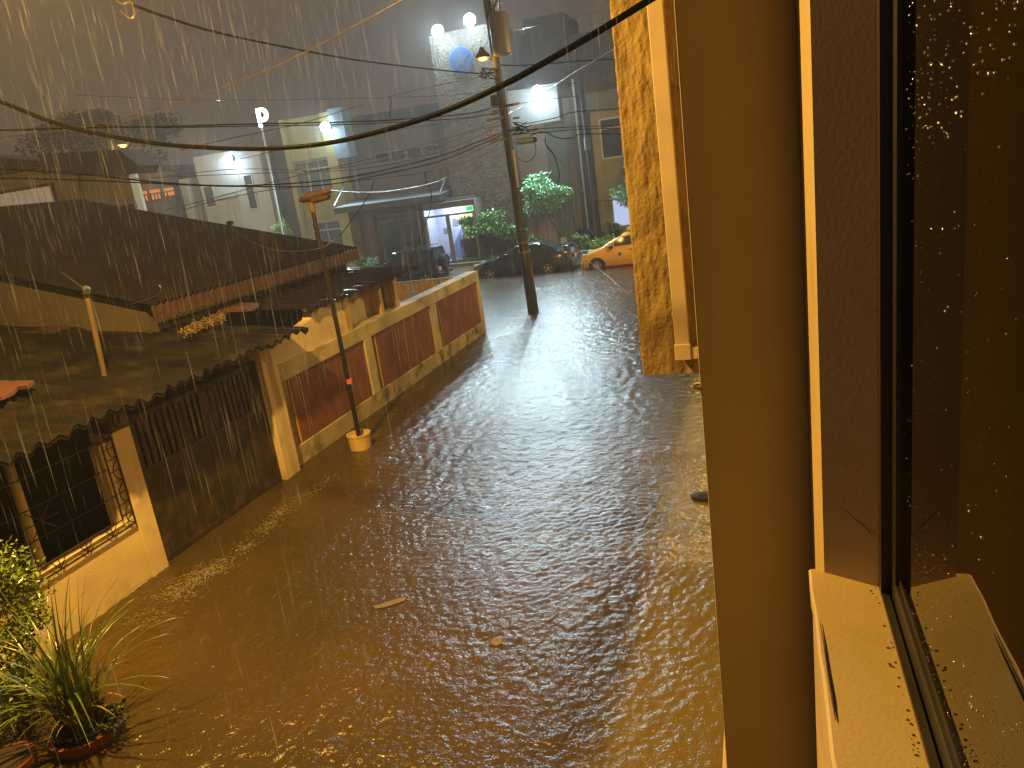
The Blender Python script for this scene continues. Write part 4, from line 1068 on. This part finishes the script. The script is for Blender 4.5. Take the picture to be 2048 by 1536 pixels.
# ------------------------------------------------------------------ cars (local: u along the body from nose to tail, v across)
class Car:
    def __init__(s, name, lab, x, y, z, L, W):
        s.t = thing(name, lab, 'car', (x, y, z)); s.o = Vector((x, y, z)); s.L = L; s.W = W
    def P(s, u, v, z): return s.o+Vector((u, v, z))     # nose towards -X
    def loft(s, secs, name, m, smooth=True):
        """secs: (u, [(v,z) half section from bottom centre to top centre])"""
        mb = MB(); n = None; rings = []
        for u, h in secs:
            ring = [s.P(u, -v, z) for v, z in h]+[s.P(u, v, z) for v, z in reversed(h)]
            rings.append(ring); n = len(ring)
        vs = [p for r in rings for p in r]; fs = []
        for i in range(len(rings)-1):
            for k in range(n): fs.append((i*n+k, i*n+(k+1) % n, (i+1)*n+(k+1) % n, (i+1)*n+k))
        fs += [tuple(range(n)), tuple(reversed(range((len(rings)-1)*n, len(rings)*n)))]
        mb.add(vs, fs, smooth); o = mb.build(name, m, s.t)
        md = o.modifiers.new('edge', 'EDGE_SPLIT'); md.split_angle = radians(42)
        return o
    def body(s, st, m):
        secs = []
        for u, zt, hw, zb in st:
            secs.append((u, [(0, zb), (hw*.9, zb), (hw, zb+.10), (hw*1.015, (zb+zt)*.5), (hw*.985, zt-.10), (hw*.93, zt-.02), (hw*.6, zt+.015), (0, zt+.03)]))
        return s.loft(secs, 'body', m)
    def cabin(s, st, m):
        """st: (u, z base, z roof, half width base, half width roof)"""
        secs = []
        for u, zb, zt, wb, wt in st:
            secs.append((u, [(0, zb), (wb, zb), (wb*.6+wt*.4, zb*.5+zt*.5), (wt+.03, zt-.05), (wt-.06, zt-.005), (0, zt+.02)]))
        return s.loft(secs, 'cabin', m)
    def side_poly(s, pts, vfun, name, m, par=None, t=.006):
        for sg in (-1, 1):
            mb = MB(); n = len(pts)
            vs = [s.P(u, sg*(vfun(u, z)+t), z) for u, z in pts]+[s.P(u, sg*(vfun(u, z)-.03), z) for u, z in pts]
            mb.add(vs, [tuple(range(n)), tuple(reversed(range(n, 2*n)))]+[(i, n+i, n+(i+1) % n, (i+1) % n) for i in range(n)])
            mb.build(name, m, par or s.t)
    def cross_poly(s, pts, name, m, par=None):
        mb = MB(); mb.add([s.P(*p) for p in pts], [tuple(range(len(pts)))])
        o = mb.build(name, m, par or s.t, fix=False)
        sd = o.modifiers.new('thick', 'SOLIDIFY'); sd.thickness = .012; sd.offset = 0
    def wheel(s, u, r, v, spokes=5, w=.2):
        for sg in (-1, 1):
            c = s.P(u, sg*v, r)
            t = MB().lathe(c-Vector((0, w/2, 0)), [(r*.62, 0), (r*.93, 0), (r, .03), (r, w-.03), (r*.93, w), (r*.62, w)], 24, 'Y').build('wheel', 'tyre', s.t)
            rm = MB()
            yo = c.y+sg*(w/2+.004)
            for k in range(spokes):
                a = 2*pi*k/spokes+.3
                rm.slab((c.x, yo, c.z), (c.x+r*.62*cos(a), yo, c.z+r*.62*sin(a)), .05, .02, (0, 1, 0))
            rm.lathe((c.x, yo-.012, c.z), [(.07, 0), (.07, .024)], 12, 'Y')
            n = 24
            vs = []; fs = []
            for k in range(n):
                a = 2*pi*k/n
                for rr_ in (r*.60, r*.66):
                    for yy in (yo-.012, yo+.012): vs.append((c.x+rr_*cos(a), yy, c.z+rr_*sin(a)))
            for k in range(n):
                o = 4*k; q = 4*((k+1) % n); fs += [(o, q, q+2, o+2), (o+1, o+3, q+3, q+1), (o+2, q+2, q+3, o+3), (o, o+1, q+1, q)]
            rm.add(vs, fs); rm.build('rim', 'rim', t)
    def arch(s, u, r, vfun, zb):
        n = 12
        for sg in (-1, 1):
            mb = MB(); pts = [(u+r*cos(pi*k/n), zb+r*sin(pi*k/n)*1.0) for k in range(n+1)]
            v = vfun
            vs = [s.P(a, sg*(v+.012), z) for a, z in pts]+[s.P(a, sg*(v-.25), z) for a, z in pts]; N = len(pts)
            mb.add(vs, [tuple(range(N)), tuple(reversed(range(N, 2*N)))]+[(i, N+i, N+i+1, i+1) for i in range(N-1)])
            mb.build('wheel_arch', 'trim', s.t)
    def bit(s, name, m, u0, u1, v0, v1, z0, z1, bevel=.01, par=None):
        return MB().box(s.o.x+u0, s.o.x+u1, s.o.y+v0, s.o.y+v1, s.o.z+z0, s.o.z+z1).build(name, m, par or s.t, bevel)

def sedan():
    c = Car('sedan_car', 'dark navy saloon with a boot spoiler, half under water behind the utility pole', -12.25, 32.85, -.14, 4.55, 1.74)
    c.body([(0, .58, .50, .28), (.06, .66, .66, .22), (.3, .74, .80, .2), (.9, .86, .86, .2), (1.35, .93, .87, .2), (2.3, .95, .87, .2), (3.4, .98, .87, .2), (4.1, 1.02, .84, .22), (4.42, 1.0, .76, .25), (4.55, .84, .66, .3)], 'car_blue')
    vf = lambda u, z: .84-.36*max(0, (z-.95))
    cab = c.cabin([(1.25, .92, .96, .80, .74), (1.6, .94, 1.16, .82, .70), (2.05, .95, 1.37, .83, .64), (2.6, .95, 1.43, .83, .62), (3.1, .96, 1.40, .83, .62), (3.6, .98, 1.22, .81, .64), (3.95, 1.0, 1.06, .76, .70)], 'car_blue')
    vg = lambda u, z: .845-.42*(z-.95)
    c.side_poly([(1.72, 1.0), (2.18, 1.32), (2.58, 1.355), (2.58, .99)], vg, 'side_window', 'car_glass')
    c.side_poly([(2.66, .99), (2.66, 1.355), (3.05, 1.33), (3.32, 1.22), (3.32, 1.0)], vg, 'side_window', 'car_glass')
    c.cross_poly([(1.3, -.72, .985), (1.3, .72, .985), (2.03, .58, 1.395), (2.03, -.58, 1.395)], 'windscreen', 'car_glass')
    c.cross_poly([(3.2, -.56, 1.40), (3.2, .56, 1.40), (3.9, .66, 1.09), (3.9, -.66, 1.09)], 'rear_window', 'car_glass')
    sp = c.bit('boot_spoiler', 'car_blue', 4.22, 4.46, -.70, .70, 1.14, 1.18)
    for v in (-.6, .6): c.bit('spoiler_foot', 'car_blue', 4.3, 4.4, v-.04, v+.04, 1.0, 1.14, .005, sp)
    c.bit('rear_bumper', 'car_blue', 4.42, 4.62, -.78, .78, .34, .62, .05)
    for sg in (-1, 1):
        c.bit('tail_lamp', 'tail', 4.38, 4.565, sg*.56-.14, sg*.56+.14, .76, .92, .02)
        c.bit('headlamp', 'headl', .04, .2, sg*.55-.16, sg*.55+.16, .60, .72, .02)
        c.bit('mirror', 'car_blue', 1.68, 1.82, sg*.94-.09, sg*.94+.09, .98, 1.1, .03)
        for u in (2.5, 3.3): c.bit('door_handle', 'car_blue', u-.1, u+.06, sg*.875-.02, sg*.875+.02, .84, .88, .008)
    for u in (.86, 3.55): c.arch(u, .36, .872, .30); c.wheel(u, .30, .80)
    c.bit('plate', 'plate', 4.6, 4.63, -.2, .2, .62, .75, .004)
sedan()
def taxi():
    c = Car('taxi_car', 'bright yellow taxi hatchback, its rear hidden by the stuccoed wall', -7.2, 32.5, -.18, 3.9, 1.66)
    c.body([(0, .50, .52, .26), (.05, .64, .66, .2), (.25, .78, .78, .2), (.7, .90, .82, .2), (1.05, .98, .83, .2), (2.2, 1.0, .83, .2), (3.2, 1.03, .83, .2), (3.75, .98, .78, .22), (3.9, .8, .7, .3)], 'car_yellow')
    c.cabin([(.85, .93, .97, .74, .70), (1.3, .97, 1.22, .79, .68), (1.8, .98, 1.45, .80, .62), (2.4, .98, 1.52, .80, .60), (3.1, 1.0, 1.49, .80, .60), (3.6, 1.0, 1.32, .78, .62), (3.8, .98, 1.05, .74, .66)], 'car_yellow')
    vg = lambda u, z: .815-.37*(z-.98)
    c.side_poly([(1.12, 1.02), (1.28, 1.02), (1.44, 1.16), (1.44, 1.02)], vg, 'side_window', 'car_glass')
    c.side_poly([(1.5, 1.03), (1.5, 1.18), (1.86, 1.38), (2.35, 1.43), (2.35, 1.05)], vg, 'side_window', 'car_glass')
    c.side_poly([(2.43, 1.05), (2.43, 1.43), (3.1, 1.40), (3.35, 1.1)], vg, 'side_window', 'car_glass')
    c.cross_poly([(.92, -.66, 1.0), (.92, .66, 1.0), (1.78, .56, 1.475), (1.78, -.56, 1.475)], 'windscreen', 'car_glass')
    c.cross_poly([(3.35, -.55, 1.43), (3.35, .55, 1.43), (3.79, .6, 1.1), (3.79, -.6, 1.1)], 'rear_window', 'car_glass')
    for sg in (-1, 1):
        c.bit('headlamp', 'headl', .06, .42, sg*.62-.1, sg*.62+.1, .68, .80, .03)
        c.bit('mirror', 'trim', 1.30, 1.46, sg*.92-.1, sg*.92+.09, .96, 1.09, .03)
        c.bit('door_handle', 'chrome', 2.12, 2.28, sg*.845-.02, sg*.845+.02, .84, .88, .008)
        c.bit('marker_lamp', 'tail', .22, .34, sg*.775-.02, sg*.775+.015, .52, .56, .006)
        s = MB().lathe(c.P(1.72, sg*.845, .70)+Vector((0, -.012, 0)), [(.12, 0), (.12, .024)], 20, 'Y').build('door_seal', 'seal', c.t)
        MB().lathe(c.P(1.72, sg*.857, .70)+Vector((0, -.012, 0)), [(.075, 0), (.075, .024)], 16, 'Y').build('seal_centre', 'trim' if 0 else 'floatwood', s)
        c.bit('sill_trim', 'tail', 1.05, 2.8, sg*.83-.012, sg*.83+.012, .205, .26, .004)
    for u in (.72, 3.15): c.arch(u, .36, .835, .28); c.wheel(u, .29, .77, 8)
    rk = MB(); 
    for v in (-.5, .5): rk.slab(c.P(1.95, v, 1.57), c.P(3.2, v, 1.57), .04, .05)
    rk.build('roof_rail', 'chrome', c.t)
    c.bit('roof_sign', 'headl', 2.0, 2.25, -.3, .3, 1.54, 1.68, .03)
    c.bit('front_bumper', 'car_yellow', -.04, .12, -.62, .62, .22, .46, .05)
taxi()
def jeep():
    c = Car('jeep_car', 'black boxy jeep with a spare wheel on its tail, beyond the yard railing', -18.6, 34.3, -.38, 4.2, 1.78)
    c.body([(0, 1.0, .70, .4), (.08, 1.06, .76, .38), (1.2, 1.12, .80, .38), (1.35, 1.14, .86, .38), (3.9, 1.14, .86, .38), (4.02, 1.12, .84, .4)], 'car_black')
    c.cabin([(1.3, 1.12, 1.18, .82, .78), (1.62, 1.13, 1.72, .83, .72), (1.9, 1.13, 1.80, .83, .71), (3.6, 1.13, 1.80, .83, .71), (3.88, 1.13, 1.76, .83, .71), (4.0, 1.12, 1.18, .82, .78)], 'car_black')
    vg = lambda u, z: .838-.165*(z-1.13)
    c.side_poly([(1.62, 1.2), (1.78, 1.68), (2.35, 1.70), (2.35, 1.2)], vg, 'side_window', 'car_glass')
    c.side_poly([(2.45, 1.2), (2.45, 1.70), (3.72, 1.70), (3.78, 1.2)], vg, 'side_window', 'car_glass')
    c.side_poly([(2.36, 1.18), (2.36, 1.73), (2.44, 1.73), (2.44, 1.18)], vg, 'door_pillar', 'frame_g')
    c.cross_poly([(1.33, -.74, 1.2), (1.33, .74, 1.2), (1.6, .68, 1.70), (1.6, -.68, 1.70)], 'windscreen', 'car_glass')
    c.cross_poly([(4.012, -.66, 1.24), (4.012, .66, 1.24), (3.92, .62, 1.68), (3.92, -.62, 1.68)], 'rear_window', 'car_glass')
    r = MB().lathe(c.P(4.06, .05, 1.05), [(.2, 0), (.36, 0), (.38, .04), (.38, .18), (.34, .22), (.2, .22)], 24, 'X').build('spare_wheel', 'tyre', c.t)
    MB().lathe(c.P(4.22, .05, 1.05), [(.19, 0), (.19, .05), (.06, .07), (.05, .09)], 16, 'X').build('rim', 'trim', r)
    c.bit('bumper', 'trim', 4.02, 4.18, -.84, .84, .46, .64, .03)
    for sg in (-1, 1):
        c.bit('tail_lamp', 'tail', 4.02, 4.09, sg*.70-.07, sg*.70+.07, .72, .95, .01)
        c.bit('headlamp', 'headl', -.03, .02, sg*.5-.12, sg*.5+.12, .74, .95, .04)
        c.bit('mirror', 'trim', 1.42, 1.56, sg*.97-.12, sg*.97+.1, 1.18, 1.34, .03)
        c.bit('fender', 'trim', 3.0, 3.95, sg*.90-.07, sg*.90+.07, .80, .88, .02)
        c.bit('fender', 'trim', .2, 1.2, sg*.87-.1, sg*.87+.1, .84, .92, .02)
    c.bit('plate', 'plate', 4.085, 4.105, -.62, -.30, .70, .88, .004)
    c.bit('plate_lamp', 'chrome', 4.085, 4.11, -.62, -.28, .90, .93, .004)
    for u in (.7, 3.45): c.wheel(u, .36, .80, 5, .24)
    rk = MB(); 
    for v in (-.62, .62): rk.slab(c.P(1.9, v, 1.86), c.P(3.7, v, 1.86), .03, .03)
    rk.build('roof_rail', 'chrome', c.t)
jeep()

# ------------------------------------------------------------------ far left houses
def far_left():
    b = thing('cream_house', 'two storey cream house with a white corrugated window panel behind the dark roof', 'house', (-28, 26, 0))
    B('wall', 'far_cream', b, -36, -22.2, 24.0, 24.35, 0, 6.9); B('wall', 'far_cream', b, -36, -27.2, 24.35, 30, 0, 6.9)
    MB().prism([(-37, 6.92), (-25.0, 6.92), (-25.2, 7.05), (-29, 7.8), (-37, 7.8)], lambda x, z: (x, 23.4, z), lambda x, z: (x, 24.6, z)).build('roof', 'far_roof', b)
    rf = MB(); rf.prism([(-25.4, 6.7), (-21.2, 6.1), (-20.9, 6.35), (-21.6, 7.0), (-25.4, 7.35)], lambda x, z: (x, 23.2, z), lambda x, z: (x, 24.3, z)); rf.build('side_roof', 'far_roof', b)
    w = MB(); x0, x1, z0, z1 = -30.2, -25.95, 5.48, 6.22
    fr = MB().box(x0-.1, x1+.14, 23.93, 24.0, z1, z1+.12).box(x0-.1, x1+.14, 23.93, 24., z0-.14, z0).box(x1, x1+.12, 23.93, 24., z0, z1)
    f = fr.build('window', 'far_roof', b)
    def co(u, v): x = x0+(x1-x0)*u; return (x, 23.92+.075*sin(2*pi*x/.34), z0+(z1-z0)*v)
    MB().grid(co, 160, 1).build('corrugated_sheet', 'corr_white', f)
    MB().tube([at(156, 345, Y=23.9), at(167, 410, Y=23.9)], .05, 8).build('downpipe', 'far_roof', b)
    B('band', 'housewall', b, -36, -22.15, 23.85, 23.99, 4.9, 5.1)
    d = thing('brown_house', 'dim brown house with an orange lit balcony between cream house and institute', 'house', (-33, 37, 0))
    B('wall', 'far_brown', d, -42, -34.2, 38.5, 44, 0, 7.2)
    B('roof', 'far_roof', d, -42.5, -33.9, 38, 44.5, 7.21, 7.5)
    p, q = at(283, 383, Y=38.4), at(328, 396, Y=38.4)
    MB().box(p.x, q.x-.25, 38.44, 38.49, q.z, p.z).build('lit_window', 'warm_room', d)
    MB().box(q.x+.1, q.x+.75, 38.44, 38.49, q.z+.1, p.z-.02).build('lit_window', 'warm_room', d)
    rl = MB()
    for k in range(9): rl.box(p.x-.1+k*.24, p.x-.05+k*.24, 38.34, 38.38, q.z-.15, p.z-.22+.04*(k % 2))
    rl.box(p.x-.2, q.x+.9, 38.33, 38.39, p.z-.26, p.z-.2); rl.box(p.x+.42, p.x+.55, 38.36, 38.43, q.z, p.z)
    rl.build('balcony_rail', 'far_roof', d)
    lv = MB()
    for k in range(4):
        p = at(251, 374+k*8, Y=37.9); q = at(262, 373+k*8, Y=37.9); lv.slab(p, q, .05, .06)
    lv.build('louvre', 'steel', d)
    lamp('balcony_lamp', d, at(290, 380, Y=37.8), SOD, 12, .1)
    s = thing('distant_lamp', 'small glowing orange street lamp above the cream house roof', 'street lamp', at(247, 450, Y=33))
    p = at(246, 290, Y=33)
    MB().tube([(p.x-.9, 33.2, .0), (p.x-.9, 33.2, p.z+.3), (p.x-.6, 33.1, p.z+.45), (p.x, 33, p.z+.2)], .06, 8).build('pole', 'iron', s)
    MB().lathe(p+Vector((0, 0, .0)), [(.26, 0), (.2, .1), (.06, .2)], 14).build('shade', 'lamp_grey', s)
    MB().lathe(p+Vector((0, 0, -.12)), [(.04, 0), (.16, .05), (.16, .1), (.04, .14)], 12).build('bulb', 'sodium', s)
    lamp('bulb_light', s, p+Vector((0, -.2, -.25)), SOD, 420, .12)
    # roof stub with the service wire on the dark roof
    k = thing('roof_stub', 'short capped stub on the ridge of the dark corrugated roof', 'vent', at(463, 462, Y=16.8))
    a, c = at(464, 470, Y=16.8), at(460, 447, Y=16.8)
    MB().tube([a, c], .06, 10).build('pipe', 'roof_dark', k)
    MB().lathe(c, [(.09, -.02), (.10, .02), (.06, .06), (.01, .07)], 12).build('cap', 'roof_dark', k)
    c = at(215, 265, Y=52)
    plant('dark_tree', 'dim dark tree crown standing far behind the cream house', 'tree', (c.x, 52, 0), c+Vector((0, 0, -.5)), (7.5, 4, 2.8), 6000, .38, .2, 'leaf_dark', 44, .3, 22)
far_left()

# things in the water
def wet_bits():
    d = MB(); rr = random.Random(4)
    p = at(1408, 992, Z=0.03)
    vs = []; n = 10
    for j, (r, z) in enumerate(((.13, -.1), (.12, .02), (.05, .05))):
        for k in range(n):
            a = 2*pi*k/n; q = r*rr.uniform(.75, 1.15); vs.append(p+Vector((q*1.3*cos(a), q*sin(a), z)))
    fs = [(j*n+k, j*n+(k+1) % n, (j+1)*n+(k+1) % n, (j+1)*n+k) for j in range(2) for k in range(n)]+[tuple(range(2*n, 3*n))]
    tag(d.add(vs, fs, True).build('sodden_bag', 'debris'), 'dark sodden bag in the water at the column edge', 'bag')
    def flat(px, lab, m, name, cat, h=.012):
        P = [at(x, y, Z=.0) for x, y in px]; n = len(P)
        o = MB().add([q+Vector((0, 0, h)) for q in P]+[q+Vector((0, 0, -.02)) for q in P], [tuple(range(n))]+[(i, (i+1) % n, n+(i+1) % n, n+i) for i in range(n)])
        tag(o.build(name, m), lab, cat)
    flat([(745, 1214), (762, 1210), (782, 1203), (800, 1198), (813, 1195), (810, 1203), (792, 1209), (770, 1216), (752, 1219)], 'long pale scrap of wood drifting in the middle of the flood', 'floatwood', 'floating_wood', 'wood')
    flat([(981, 1282), (990, 1276), (1004, 1279), (1006, 1288), (993, 1293), (983, 1290)], 'small yellowish leaf scrap floating near the bottom centre', 'floatwood', 'floating_scrap', 'litter')
    # foam along the foot of the wall and over the drain
    f = MB(); rr = random.Random(6)
    def blob(c, rx, ry, n):
        for i in range(n*2):
            x = c.x+rr.gauss(0, rx*1.4); y = c.y+rr.gauss(0, ry); s = rr.uniform(.005, .015)
            a = rr.uniform(0, pi)
            vs = []
            for k in range(6):
                q = 2*pi*k/6; u = s*1.5*cos(q)*rr.uniform(.6, 1.2); v = s*.75*sin(q)*rr.uniform(.6, 1.2)
                vs.append((x+u*cos(a)-v*sin(a), y+u*sin(a)+v*cos(a), .004))
            o = len(f.v); f.add(vs+[(x, y, .004+s*.4)], [(k, (k+1) % 6, 6) for k in range(6)], True)
    for (px, py, rx, ry, n) in ((345, 1190, .12, .10, 110), (375, 1165, .10, .14, 110), (405, 1145, .09, .14, 130), (440, 1130, .08, .14, 90), (490, 1095, .06, .12, 60), (535, 1053, .07, .16, 100), (565, 1020, .06, .18, 90), (625, 985, .06, .12, 60), (655, 960, .06, .14, 50),
                                (745, 870, .05, .15, 50), (775, 835, .05, .2, 60), (800, 800, .05, .25, 60), (845, 770, .06, .25, 60), (300, 1235, .14, .10, 80),
                                (1335, 918, .17, .13, 260)):
        blob(at(px, py, Z=0), rx, ry, n)
    tag(f.build('foam', 'foam', fix=False), 'broken muddy foam along the wall foot and over the drain', 'foam', kind='stuff')
wet_bits()

# ------------------------------------------------------------------ the street lamp just outside the picture that lights the scene
LP = Vector((-5.5, 5.1, 7.5))
def main_lamp():
    s = thing('street_lamp', 'lit sodium street lamp on a tall pole at the near left, throwing orange light', 'street lamp', (-7.05, 3.1, 0))
    MB().tube([(-7.05, 3.1, -.4), (-7.05, 3.1, 7.4), (-6.8, 3.5, 7.8), (-5.6, 4.9, 7.82)], .09, 12, .04).build('pole', 'conc', s)
    h = MB().lathe(LP+Vector((0, 0, .05)), [(.22, 0), (.2, .1), (.12, .22), (.05, .3)], 16).build('lamp_head', 'lamp_grey', s)
    MB().lathe(LP+Vector((0, 0, -.03)), [(.05, 0), (.13, .03), (.13, .06), (.04, .07)], 14).build('bulb', 'sodium', h)
    lamp('sodium_light', h, LP+Vector((0, 0, -.12)), SOD, 3900, .12)
main_lamp()
def hidden_lamp():
    s = thing('street_lamp', 'sodium street lamp on the right pavement, behind the stuccoed neighbouring building', 'street lamp', (1.2, 24, 0))
    q = Vector((.2, 24, 7.4))
    MB().tube([(1.4, 24, -.4), (1.4, 24, 7.2), (1.1, 24, 7.6), (.3, 24, 7.66)], .08, 12, .04).build('pole', 'conc', s)
    h = MB().lathe(q+Vector((0, 0, .05)), [(.22, 0), (.2, .1), (.12, .2), (.05, .26)], 16).build('lamp_head', 'lamp_grey', s)
    MB().lathe(q+Vector((0, 0, -.03)), [(.05, 0), (.13, .03), (.13, .06), (.04, .07)], 14).build('bulb', 'sodium', h)
    lamp('sodium_light', h, q+Vector((0, 0, -.12)), (1., .66, .22), 2200, .12)
hidden_lamp()

# ------------------------------------------------------------------ rain and air
def rain():
    m = MB(); rr = random.Random(77); N_ = 0
    V = []; Fc = []
    def drop(p, L, w):
        tilt = Vector((.02, .0, 1)).normalized()
        v = (p-EYE); s = v.cross(tilt).normalized(); s2 = s.cross(tilt)
        o = len(V)
        a = p-tilt*L/2; b = p+tilt*L/2; mid = p-tilt*L*.1
        V.extend([a, b]); 
        for k in range(3):
            q = 2*pi*k/3; V.append(mid+s*(w*cos(q))+s2*(w*sin(q)))
        for k in range(3):
            Fc.append((o, o+2+(k+1) % 3, o+2+k)); Fc.append((o+1, o+2+k, o+2+(k+1) % 3))
    cnt = 0
    while cnt < 12000:
        d = (2.4**3+rr.random()*(21**3-2.4**3))**(1/3)
        x = rr.uniform(-60, 1420); y = rr.uniform(-60, 1600)
        p = at(x, y, d=d)
        if p.z < .25 or p.x > -.45: continue
        if p.x < -7.2 and p.z < 2.9 and 4 < p.y < 17: continue
        if p.x < -9.3 and p.z < 3.2+.26*(-9.4-p.x): continue
        drop(p, rr.uniform(.16, .4), rr.uniform(.0007, .0017)); cnt += 1
    for x, y, d, L in ((597, 990, 4.2, .16), (850, 1345, 4.6, .30), (548, 1470, 3., .24), (390, 1015, 6, .08), (25, 1455, 3.4, .09)):
        drop(at(x, y, d=d), L, .0035)
    # water running off the eave in front of the gate
    for i in range(46):
        y = 7.1+rr.random()*3.4; z1 = 2.25; L = rr.uniform(.4, 1.4)
        drop(Vector((-7.17+rr.uniform(-.02, .02), y, z1-L/2-rr.random()*.6)), L, rr.uniform(.003, .006))
    m.v = [tuple(v) for v in V]; m.f = Fc; m.sm = [False]*len(Fc)
    mt = bpy.data.materials.new('falling_water'); mt.use_nodes = True
    N = mt.node_tree.nodes; L_ = mt.node_tree.links; N.clear()
    tr = N.new('ShaderNodeBsdfTransparent'); di = N.new('ShaderNodeBsdfTranslucent'); di.inputs['Color'].default_value = (.9, .9, .9, 1)
    d2 = N.new('ShaderNodeBsdfDiffuse'); d2.inputs['Color'].default_value = (.9, .9, .9, 1)
    a = N.new('ShaderNodeMixShader'); b = N.new('ShaderNodeMixShader'); o = N.new('ShaderNodeOutputMaterial')
    a.inputs[0].default_value = .5; L_.new(di.outputs[0], a.inputs[1]); L_.new(d2.outputs[0], a.inputs[2])
    b.inputs[0].default_value = .10; L_.new(tr.outputs[0], b.inputs[1]); L_.new(a.outputs[0], b.inputs[2]); L_.new(b.outputs[0], o.inputs['Surface'])
    tag(m.build('rain', mt, fix=False), 'heavy rain falling through the lamp light', 'rain', kind='stuff')
rain()

def haze():
    h = MB().box(-121, 81, -31, 141, -1.45, 26).build('haze', 'room')
    mt = bpy.data.materials.new('rain_haze'); mt.use_nodes = True
    N = mt.node_tree.nodes; N.clear()
    v = N.new('ShaderNodeVolumePrincipled'); v.inputs['Color'].default_value = (.93, .93, .95, 1)
    v.inputs['Density'].default_value = .0013; v.inputs['Anisotropy'].default_value = .55
    o = N.new('ShaderNodeOutputMaterial'); mt.node_tree.links.new(v.outputs[0], o.inputs['Volume'])
    h.data.materials[0] = mt
    tag(h, 'rain haze filling the night air', 'haze', kind='stuff')
haze()

# ------------------------------------------------------------------ world, camera, render settings
w = bpy.data.worlds.new('World'); S.world = w; w.use_nodes = True
bg = w.node_tree.nodes['Background']
bg.inputs['Color'].default_value = (1., .67, .45, 1); bg.inputs['Strength'].default_value = .062
cam = bpy.data.cameras.new('camera'); co = bpy.data.objects.new('camera', cam); COL.objects.link(co)
cam.sensor_width = 36; cam.lens = F/2048*36; cam.clip_start = .02; cam.clip_end = 600
R = Matrix((RT, -DN, -FW)).transposed()
co.matrix_world = Matrix.Translation(EYE) @ R.to_4x4()
S.camera = co
S.view_settings.view_transform = 'Standard'; S.view_settings.look = 'None'
S.view_settings.exposure = .3; S.view_settings.gamma = 1
S.render.engine = 'CYCLES'
cy = S.cycles
cy.use_denoising = True
try: cy.denoiser = 'OPENIMAGEDENOISE'
except Exception: pass
cy.max_bounces = 6; cy.diffuse_bounces = 3; cy.glossy_bounces = 3; cy.transmission_bounces = 4; cy.transparent_max_bounces = 16; cy.volume_bounces = 0
cy.volume_step_rate = 1; cy.sample_clamp_indirect = 4.
cy.caustics_reflective = False; cy.caustics_refractive = False
